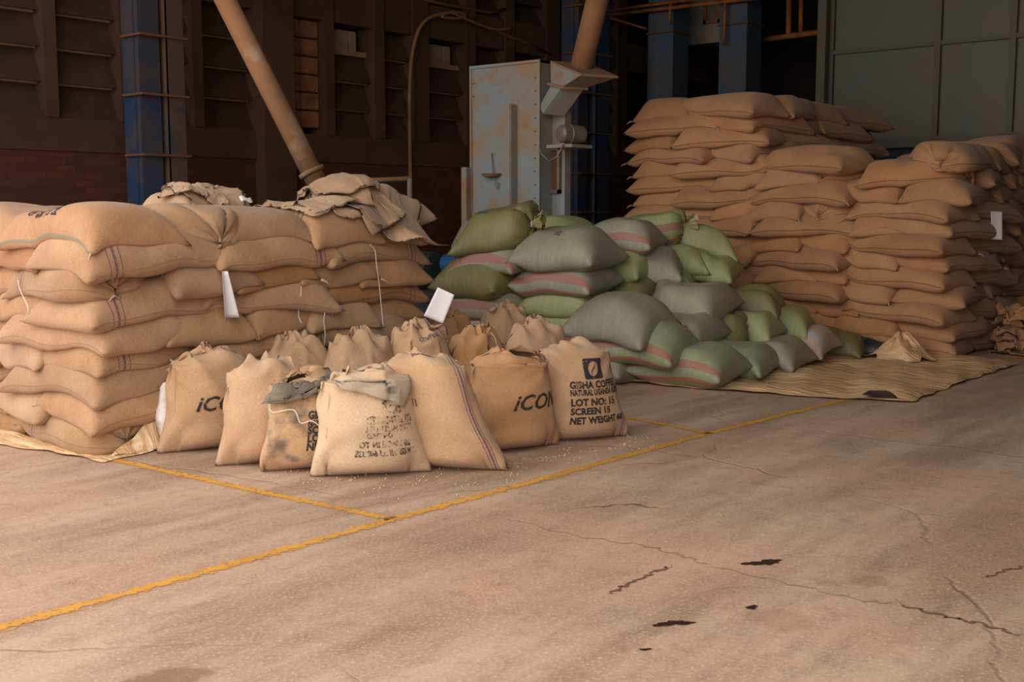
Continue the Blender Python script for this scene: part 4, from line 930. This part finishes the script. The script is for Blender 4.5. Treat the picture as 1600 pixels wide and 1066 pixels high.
# folded-over flaps
def flapfn(o, A, Bc, Cc, Dc, off, seed):
    r = random.Random(seed); ph = r.uniform(0, 6)
    def fn(s, t):
        top = (A[0]+(Bc[0]-A[0])*s, A[1]+(Bc[1]-A[1])*s); bot = (Dc[0]+(Cc[0]-Dc[0])*s, Dc[1]+(Cc[1]-Dc[1])*s)
        u = top[0]+(bot[0]-top[0])*t; v = top[1]+(bot[1]-top[1])*t
        return surf(o, u, v, off*(.35+.65*math.sin(min(t*2.2, PI/2)))+.008*math.sin(s*9+ph)*t+.006*math.sin(t*7+s*4))
    return fn
patch(u4, flapfn(u4, (.05, .73), (.96, .74), (.76, .50), (.16, .70), .03, 1), 22, 16, 'lining', 'folded_flap', .006)
patch(u3, flapfn(u3, (.22, .74), (.98, .76), (.40, .50), (.0, .44), .05, 2), 22, 16, 'lining_dark', 'folded_flap', .006)
for o, pts in ((u3, [(.2, .66), (.1, .52), (.13, .42), (.3, .43), (.36, .36), (.45, .37), (.55, .3)]),):
    twine(o, [surf(o, u, v, .035) for u, v in pts])
for o, w_, pts in ((u1, .7, [(.12, .02), (.12, .3), (.12, .6)]), (u4, .72, [(.14, .05), (.15, .3), (.15, .6)])):
    MB().tube([surf(o, u, v, .001) for u, v in pts], .0022, 5).done('side_stitching', 'tan_plain', o, off=(0, 0, 0))

# print on the top corner sack of the stack
def topuv(o):
    F, B, P, fl = o_sheets[o.name]
    def f(x, y):   # world-aligned offset from the sack's centre -> point on top sheet
        cy, sy = math.cos(-o.rotation_euler.z), math.sin(-o.rotation_euler.z); lx, ly = x*cy-y*sy, x*sy+y*cy
        G = F; d = (P[G][:, :, 0]-lx)**2+(P[G][:, :, 1]-ly)**2; k = np.argpartition(d.ravel(), 4)[:4]; wt = 1/(d.ravel()[k]+1e-5); z = (P[G][:, :, 2].ravel()[k]*wt).sum()/wt.sum()
        return Vector((lx, ly, float(z)+.004))
    return f
ft_ = topuv(TOPSACK)
def rowmap(u, v):  # text runs along +x of the hall, rows step in y
    return ft_(u, v)
stamp(TOPSACK, [('GISHA COFFEE', -.285, .20, .085, .7), ('SCREEN 15', -.285, .10, .085, .8), ('LOT NO: 15', -.285, 0, .085, .8), ('NET WEIGHT 60', -.285, -.10, .085, .7)], (1, 1), uvmap=rowmap)

M['greenink'] = simple('green_marker', srgb(52, 96, 62), .8); M['darkink'] = simple('dark_marker', srgb(70, 72, 66), .8)
for o, txt, mi, ox, oy in ((GO[-1], 'PDM', 'greenink', .02, .16), (GO[-6], '72', 'darkink', .0, .02)):
    ft2 = topuv(o); stamp(o, [(txt, 0, 0, .075, .9)], (1, 1), mi, name='handwritten_mark', uvmap=lambda u, v: ft2(-.2+v, oy-u))
# ------------------------------------------------------------------ loose empty sacks
def drape(name, L, W, x, y, z, yaw, seed, m, lab, squeeze=(.75, .85), steps=70, nx=41, ny=29, grp='loose empty sacks on the printed stack', amp=.07, thick=.012, fold=0.):
    F, B, P, cols, tri = sheet_bag(nx, ny, L, W); r = np.random.RandomState(seed)
    ph = r.uniform(0, 6, 6); X, Y = P[:, 0].copy(), P[:, 1].copy()
    Z = amp*(np.sin(X*11+ph[0]+2*np.sin(Y*4+ph[1]))*.5+np.sin(Y*13+ph[2]+X*3)*.5)+amp
    if fold:
        k = X > 0; P[k, 0] = -X[k]*.9; Z[k] += fold
    P[:, 0] *= squeeze[0]; P[:, 1] *= squeeze[1]
    sg = np.zeros(len(P)); sg[F[1:-1, 1:-1]] = thick; Z += sg; P[:, 2] = Z
    cy, sy = math.cos(yaw), math.sin(yaw)
    P = np.stack([x+P[:, 0]*cy-P[:, 1]*sy, y+P[:, 0]*sy+P[:, 1]*cy, P[:, 2]+z], 1)
    top = np.zeros(len(P)); top[F] = .008
    def col(Q, s):
        h = h_at(Q[:, 0], Q[:, 1])+.012+top; b_ = (Q[:, 2] < h) & (h < Q[:, 2]+.25)
        Q[b_, 2] = h[b_]; return Q
    P = solve(P, cols, tri, steps, None, .0016, col, damp=.8, comp=.75)
    for G in (B, F):
        for _ in range(2):
            Z = P[G]; p = np.pad(Z, ((1, 1), (1, 1), (0, 0)), mode='edge'); Z2 = (p[:-2, 1:-1]+p[2:, 1:-1]+p[1:-1, :-2]+p[1:-1, 2:]+2*Z)/6; P[G[1:-1, 1:-1]] = Z2[1:-1, 1:-1]
    h_add(P[:, 0], P[:, 1], P[:, 2]); c = P.mean(0); c[2] = P[:, 2].min(); Q = P-c
    me = bpy.data.meshes.new(name); faces_uv(me, Q, F, B); o = link(name, me, m, None, tuple(map(float, c))); o_sheets[o.name] = (F, B, Q, (1, 1))
    return tag(o, lab, 'empty sack', grp)
zt = NLY*TL+.03
ex = LX+WS*4.3
lab0 = 'rounded jute sack bulging under the loose empty sacks, printed stack\'s right end'
pb_ = at_y(585, 345, LY+.45); tag(lay_sack('jute_sack', SL[1], 'tan_plain', float(pb_[0]), LY+.5, zt-.02, .1, (.9, .9, 1), wav=.01, rng=R), lab0, 'sack', 'tan jute sacks in the printed stack')
for i, (dx, dy, yw, m_, lab, sq, fo) in enumerate(((.05, .10, -.35, 'tan_plain', 'empty jute sack spread lowest on the printed stack\'s right end', (.8, .9), 0), (.05, .2, .3, 'jute_purple', 'empty purple-striped sack crumpled over the printed stack\'s right end', (.7, .8), .05),
        (.0, .25, -.6, 'jute', 'empty jute sack folded in the middle of the loose pile', (.7, .75), .06), (-.35, .35, .2, 'tan_plain', 'empty jute sack trailing left from the loose pile', (.75, .8), .05), (.1, .38, -.2, 'jute', 'empty stamped jute sack topmost on the loose pile', (.72, .8), .06))):
    ES = drape('empty_sack', 1.1, .78, ex+dx+.02, LY+dy+.03, zt+.2+i*.06, yw, 30+i, m_, lab, sq, fold=fo)
stamp(ES, [('NET WEIGHT', .25, .45, .07, .9), ('SCREEN 15', .3, .3, .07, .9)], (.78, 1.1), sheet=0, off=.008)
bx_ = at_y(330, 315, LY+.75)
tag(lay_sack('jute_sack', SL[0], 'tan_plain', float(bx_[0])+.02, LY+.95, zt-.03, .2, (.6, .75, .8), wav=.01, rng=R), 'small rounded sack under the bunched empty sacks on printed stack', 'sack', 'tan jute sacks in the printed stack')
drape('empty_sack', .9, .7, float(bx_[0]), LY+.85, zt+.15, .5, 41, 'jute_purple', 'bunched empty sack lying on the printed stack left of the pile', (.5, .55), amp=.12)
BS = drape('empty_sack', .9, .7, float(bx_[0])+.02, LY+.85, zt+.3, -.4, 42, 'tan_plain', 'bunched stamped sack with white tag atop the smaller bundle', (.5, .55), amp=.12)

stamp(BS, [('SCREEN', .3, .5, .07, .9)], (.7, .9), sheet=0, off=.008)
k_ = int(np.argmin(o_sheets[BS.name][2][:, 1]-o_sheets[BS.name][2][:, 0]*.5)); q_ = Vector(o_sheets[BS.name][2][k_])
patch(BS, lambda s_, t_: q_+Vector((.10*s_-.1, -.03*t_, .035*(1-t_)+.01*math.sin(s_*6)+.02)), 6, 4, 'paper', 'white_tag', .003)
# ------------------------------------------------------------------ tarpaulins
def ground_sheet(name, poly, m, lab, nx=70, ny=40, amp=.012, seed=0, edge=.02):
    """crumpled sheet whose four corners/edges follow floor points; poly: 4 lists bottom(front) and top(back) polylines"""
    fr, bkp = [[np.array(at_z(*p)[:2]) for p in q] for q in poly]; r = np.random.RandomState(seed); ph = r.uniform(0, 6, 8)
    def pl_(q, t):
        t *= len(q)-1; i = min(int(t), len(q)-2); return q[i]+(q[i+1]-q[i])*(t-i)
    bm = bmesh.new(); g = []
    for i in range(nx):
        row = []
        for j in range(ny):
            s, t = i/(nx-1), j/(ny-1); p = pl_(fr, s)*(1-t)+pl_(bkp, s)*t; x, y = p
            p = p+np.array([math.sin(y*17+ph[0])*.015, math.sin(x*15+ph[1])*.015])
            z = amp*(1.2+math.sin(x*6+ph[2]+1.5*math.sin(y*2.3))*.5+math.sin(y*8+ph[3]+math.sin(x*3.1+ph[4])*2)*.45+math.sin(x*19+y*11+ph[5])*.22+math.sin(x*9-y*23+ph[6])*.2)
            ed = min(s, 1-s, t, 1-t); z *= min(1, .35+ed*14)
            row.append(bm.verts.new((p[0], p[1], .004+max(z, 0))))
        g.append(row)
    uvl = bm.loops.layers.uv.new('UVMap')
    for i in range(nx-1):
        for j in range(ny-1): f = bm.faces.new((g[i][j], g[i+1][j], g[i+1][j+1], g[i][j+1])); f.smooth = True
    me = bpy.data.meshes.new(name); bm.to_mesh(me); bm.free(); o = link(name, me, m); return tag(o, lab, 'tarpaulin')
tp1 = ground_sheet('tarpaulin', ([(880, 585), (990, 600), (1130, 612), (1290, 624), (1425, 630), (1500, 600), (1592, 570)], [(760, 560), (960, 545), (1100, 530), (1250, 530), (1350, 545), (1450, 556), (1560, 563)]), 'tarp', 'tan tarpaulin spread under the green heap and before right stack', 90, 40, .028, 3)
# upturned heap of tarp by the right stack
def mound(px, py, pts, m, name, lab, hmax, sx, sy, seed, parent=None):
    c = at_z(px, py); r = np.random.RandomState(seed); ph = r.uniform(0, 6, 6); bm = bmesh.new(); n, k = 40, 16; rows = []
    for i in range(k+1):
        t = i/k; row = []
        for j in range(n):
            a = 2*PI*j/n; rad = (1-t)*(1+.15*math.sin(3*a+ph[0])+.1*math.sin(7*a+ph[1]))
            z = hmax*(math.cos(min(rad, 1)*PI)*.5+.5)**.8*(1+.16*math.sin(3*a+ph[2]+t*2)+.07*math.sin(9*a+ph[3]-t*5))+.018*abs(math.sin(6*a+ph[4]+t*4))*(1-t)
            row.append(bm.verts.new((math.sin(a)*rad*sy+.03*math.sin(4*a+t*6), -math.cos(a)*rad*sx, max(z, .012))))
        rows.append(row)
    for a, b2 in zip(rows, rows[1:]):
        for j in range(n): f = bm.faces.new((a[j], a[(j+1) % n], b2[(j+1) % n], b2[j])); f.smooth = True
    bmesh.ops.remove_doubles(bm, verts=bm.verts, dist=.002)
    me = bpy.data.meshes.new(name); bm.to_mesh(me); bm.free()
    if parent is None: return tag(link(name, me, m, None, (c[0], c[1], .02)), lab, 'tarpaulin')
    return link(name, me, m, parent, (c[0], c[1], .02))
mound(1345, 556, None, 'tarpblack', 'plastic_sheet', 'black plastic sheet bunched at the foot of the right stack', .15, .75, .2, 5)
mound(1408, 564, None, 'tarp', 'tarp_bundle', 'tan tarpaulin bunched up against the right stack\'s corner', .24, .36, .3, 6)
pb = ground_sheet('plastic_patch', ([(1345, 625), (1370, 627), (1398, 629)], [(1362, 621), (1380, 615), (1404, 621)]), 'tarpblack', 'small dark plastic patch on the tan tarpaulin\'s near edge', 10, 6, .035, 8)
for v in pb.data.vertices: v.co.z += .018
tp2 = ground_sheet('tarpaulin', ([(-120, 690), (0, 697), (80, 708), (165, 724), (215, 712), (262, 700)], [(-120, 650), (0, 655), (120, 680), (200, 690), (250, 680), (300, 672)]), 'tarp', 'tan tarpaulin edge showing beneath the printed stack', 60, 16, .014, 4)
bm = bmesh.new()
def fz(s, t):
    p = at_z(175+s*100, 716-s*16)+np.array([0, 0, 0]); zz = (s**1.3)*.26*t; q = np.array([p[0]-.02-.0*t, p[1]+.10*t*s, zz+.012])
    q[1] += .015*math.sin(s*14+t*5); q[0] += .01*math.sin(t*11+s*3); return Vector(q)
fp = patch(tp2, lambda s, t: fz(s, t), 24, 14, 'tarp', 'turned_up_corner', .004)
# white plastic bag by the leftmost standing sack
p = at_z(268, 706); bm = bmesh.new(); n = 16; rings = []
rr = random.Random(3)
for k, (z, rx, ry) in enumerate(((.004, .02, .02), (.05, .035, .025), (.12, .045, .03), (.2, .05, .03), (.26, .045, .02), (.3, .03, .014), (.34, .028, .012), (.40, .03, .012), (.43, .012, .008))):
    rings.append([bm.verts.new((math.cos(2*PI*j/n)*rx*(1+.25*math.sin(j*2.7+k))-.03*math.sin(z*6), math.sin(2*PI*j/n)*ry*(1+.2*math.cos(j*2.1+k*1.3)), z)) for j in range(n)])
for a, b2 in zip(rings, rings[1:]):
    for j in range(n): f = bm.faces.new((a[j], a[(j+1) % n], b2[(j+1) % n], b2[j])); f.smooth = True
bm.faces.new(rings[0][::-1]); bm.faces.new(rings[-1])
me = bpy.data.meshes.new('plastic_bag'); bm.to_mesh(me); bm.free(); o = link('plastic_bag', me, 'plasticwhite', None, (p[0]+.03, p[1]+.06, 0)); o.rotation_euler = (0, 0, -.8); tag(o, 'crumpled white plastic bag between printed stack and leftmost standing sack', 'bag')

# ------------------------------------------------------------------ papers, strings, bottle, side pile
def paper(pts4, lab, curl=0., marks=(), name='paper_sheet', mk='ink'):
    A, Bq, Cq, Dq = [Vector(q) for q in pts4]; c = (A+Bq+Cq+Dq)/4; n = (Bq-A).cross(Dq-A).normalized()
    def f(s, t): return (A.lerp(Bq, s)).lerp(Dq.lerp(Cq, s), t)-c+n*(curl*(math.cos((s-.5)*PI)*(.3+.7*t)))
    t_ = empty(name, c); patch(t_, f, 10, 12, 'paper', 'sheet', .0015)
    for (s0, t0, s1, t1) in marks: patch(t_, lambda s, t: f(s0+(s1-s0)*s, t0+(t1-t0)*t)+n*.004, 4, 2, mk, 'faint_line', 0)
    tag(t_, lab, 'paper'); return t_
PY = LY-.12
q = [at_y(x, y, PY) for x, y in ((347, 424), (356, 424), (374, 496), (352, 500))]
t = paper(q, 'rolled white paper sheet hanging on the printed stack\'s front', .05, name='paper_sheet')
q = [at_d(x, y, 8.3) for x, y in ((684, 449), (710, 461), (692, 506), (662, 494))]
paper(q, 'pinkish paper tag standing at the right end of printed stack', .01, ((.35, .42, .7, .44), (.3, .55, .6, .57)))
RY2 = RYp-.12
c_ = at_y(1557, 352, RY2); dq = c_[0]*math.cos(AZ)+c_[1]*math.sin(AZ)-.02
q = [at_d(x, y, dq) for x, y in ((1548, 330), (1566, 331), (1566, 375), (1549, 374))]
paper(q, 'white paper strip hanging on the right stack\'s shaded side', .005, ((.1, .18, .5, .21), (.1, .3, .7, .33), (.1, .38, .6, .41)), mk='inkgreen')
for pts, lab in (([at_y(x, y, LY-.10) for x, y in ((578, 382), (586, 392), (588, 410), (592, 440), (595, 470), (599, 512))], 'long white string hanging from loose sacks down the stack\'s front'),
                 ([at_y(x, y, LY-.10) for x, y in ((520, 492), (510, 485), (506, 500), (508, 520), (507, 540))], 'short white string at the stack front above the standing sacks'),
                 ([at_x(x, y, LX-.07) for x, y in ((28, 438), (32, 455), (44, 482), (38, 500), (26, 522), (10, 532))], 'white string dangling down the printed stack\'s left side')):
    tag(MB().tube(curve(pts), .003, 6).done('string', 'twine'), lab, 'string')
# side pile at the right edge of the photo
sp = at_z(1600, 548); hs = 0
def lump(px, py, dd, sc, seed, lab):
    o = drape('empty_sack', 1.0, .7, *[float(v) for v in at_z(px, py)[:2]], .25+sc, seed*.7, seed, 'brown', lab, (.45, .55), amp=.10, grp='crumpled empty sacks beside the right stack'); return o
for i in range(5): lump(1598, 553, 0, .1*i, 60+i, 'crumpled brown sack piled beside right stack, %s from the floor' % ['first', 'second', 'third', 'fourth', 'fifth'][i])
lump(1604, 556, 0, .5, 67, 'crumpled brown sack topmost on the pile beside right stack')
bp = at_z(1600, 556); t = empty('plastic_bottle', (bp[0]-.12, bp[1]-.2, 0)); tag(t, 'blue-labelled plastic bottle standing beside the crumpled brown sacks', 'bottle')
lo = t.location; MB().lathe([(0, .025), (.01, .034), (.2, .034), (.24, .015), (.26, .014)], lo, (0, 0, 1), 16).done('body', 'plasticwhite', t)
MB().lathe([(.07, .035), (.16, .035)], lo, (0, 0, 1), 16).done('label', 'bluemotor', t); MB().lathe([(.26, .016), (.285, .016)], lo, (0, 0, 1), 12).done('cap', 'bluemotor', t)
# spilled beans
bm = bmesh.new(); rr = random.Random(5)
for k in range(260):
    o = rr.choice((u2, u3, u4, u5, u6, u7)); a = rr.uniform(-2.6, -.4); d = .3+abs(rr.gauss(0, .12))
    x, y = o.location.x+math.cos(a+.2)*d, o.location.y+math.sin(a+.2)*d
    bmesh.ops.create_icosphere(bm, subdivisions=1, radius=rr.uniform(.0025, .005), matrix=Matrix.Translation((x, y, .004)))
me = bpy.data.meshes.new('spilled_beans'); bm.to_mesh(me); bm.free(); o = link('spilled_beans', me, 'grain'); o['kind'] = 'stuff'; tag(o, 'pale spilled coffee beans scattered before the standing sacks', 'beans')
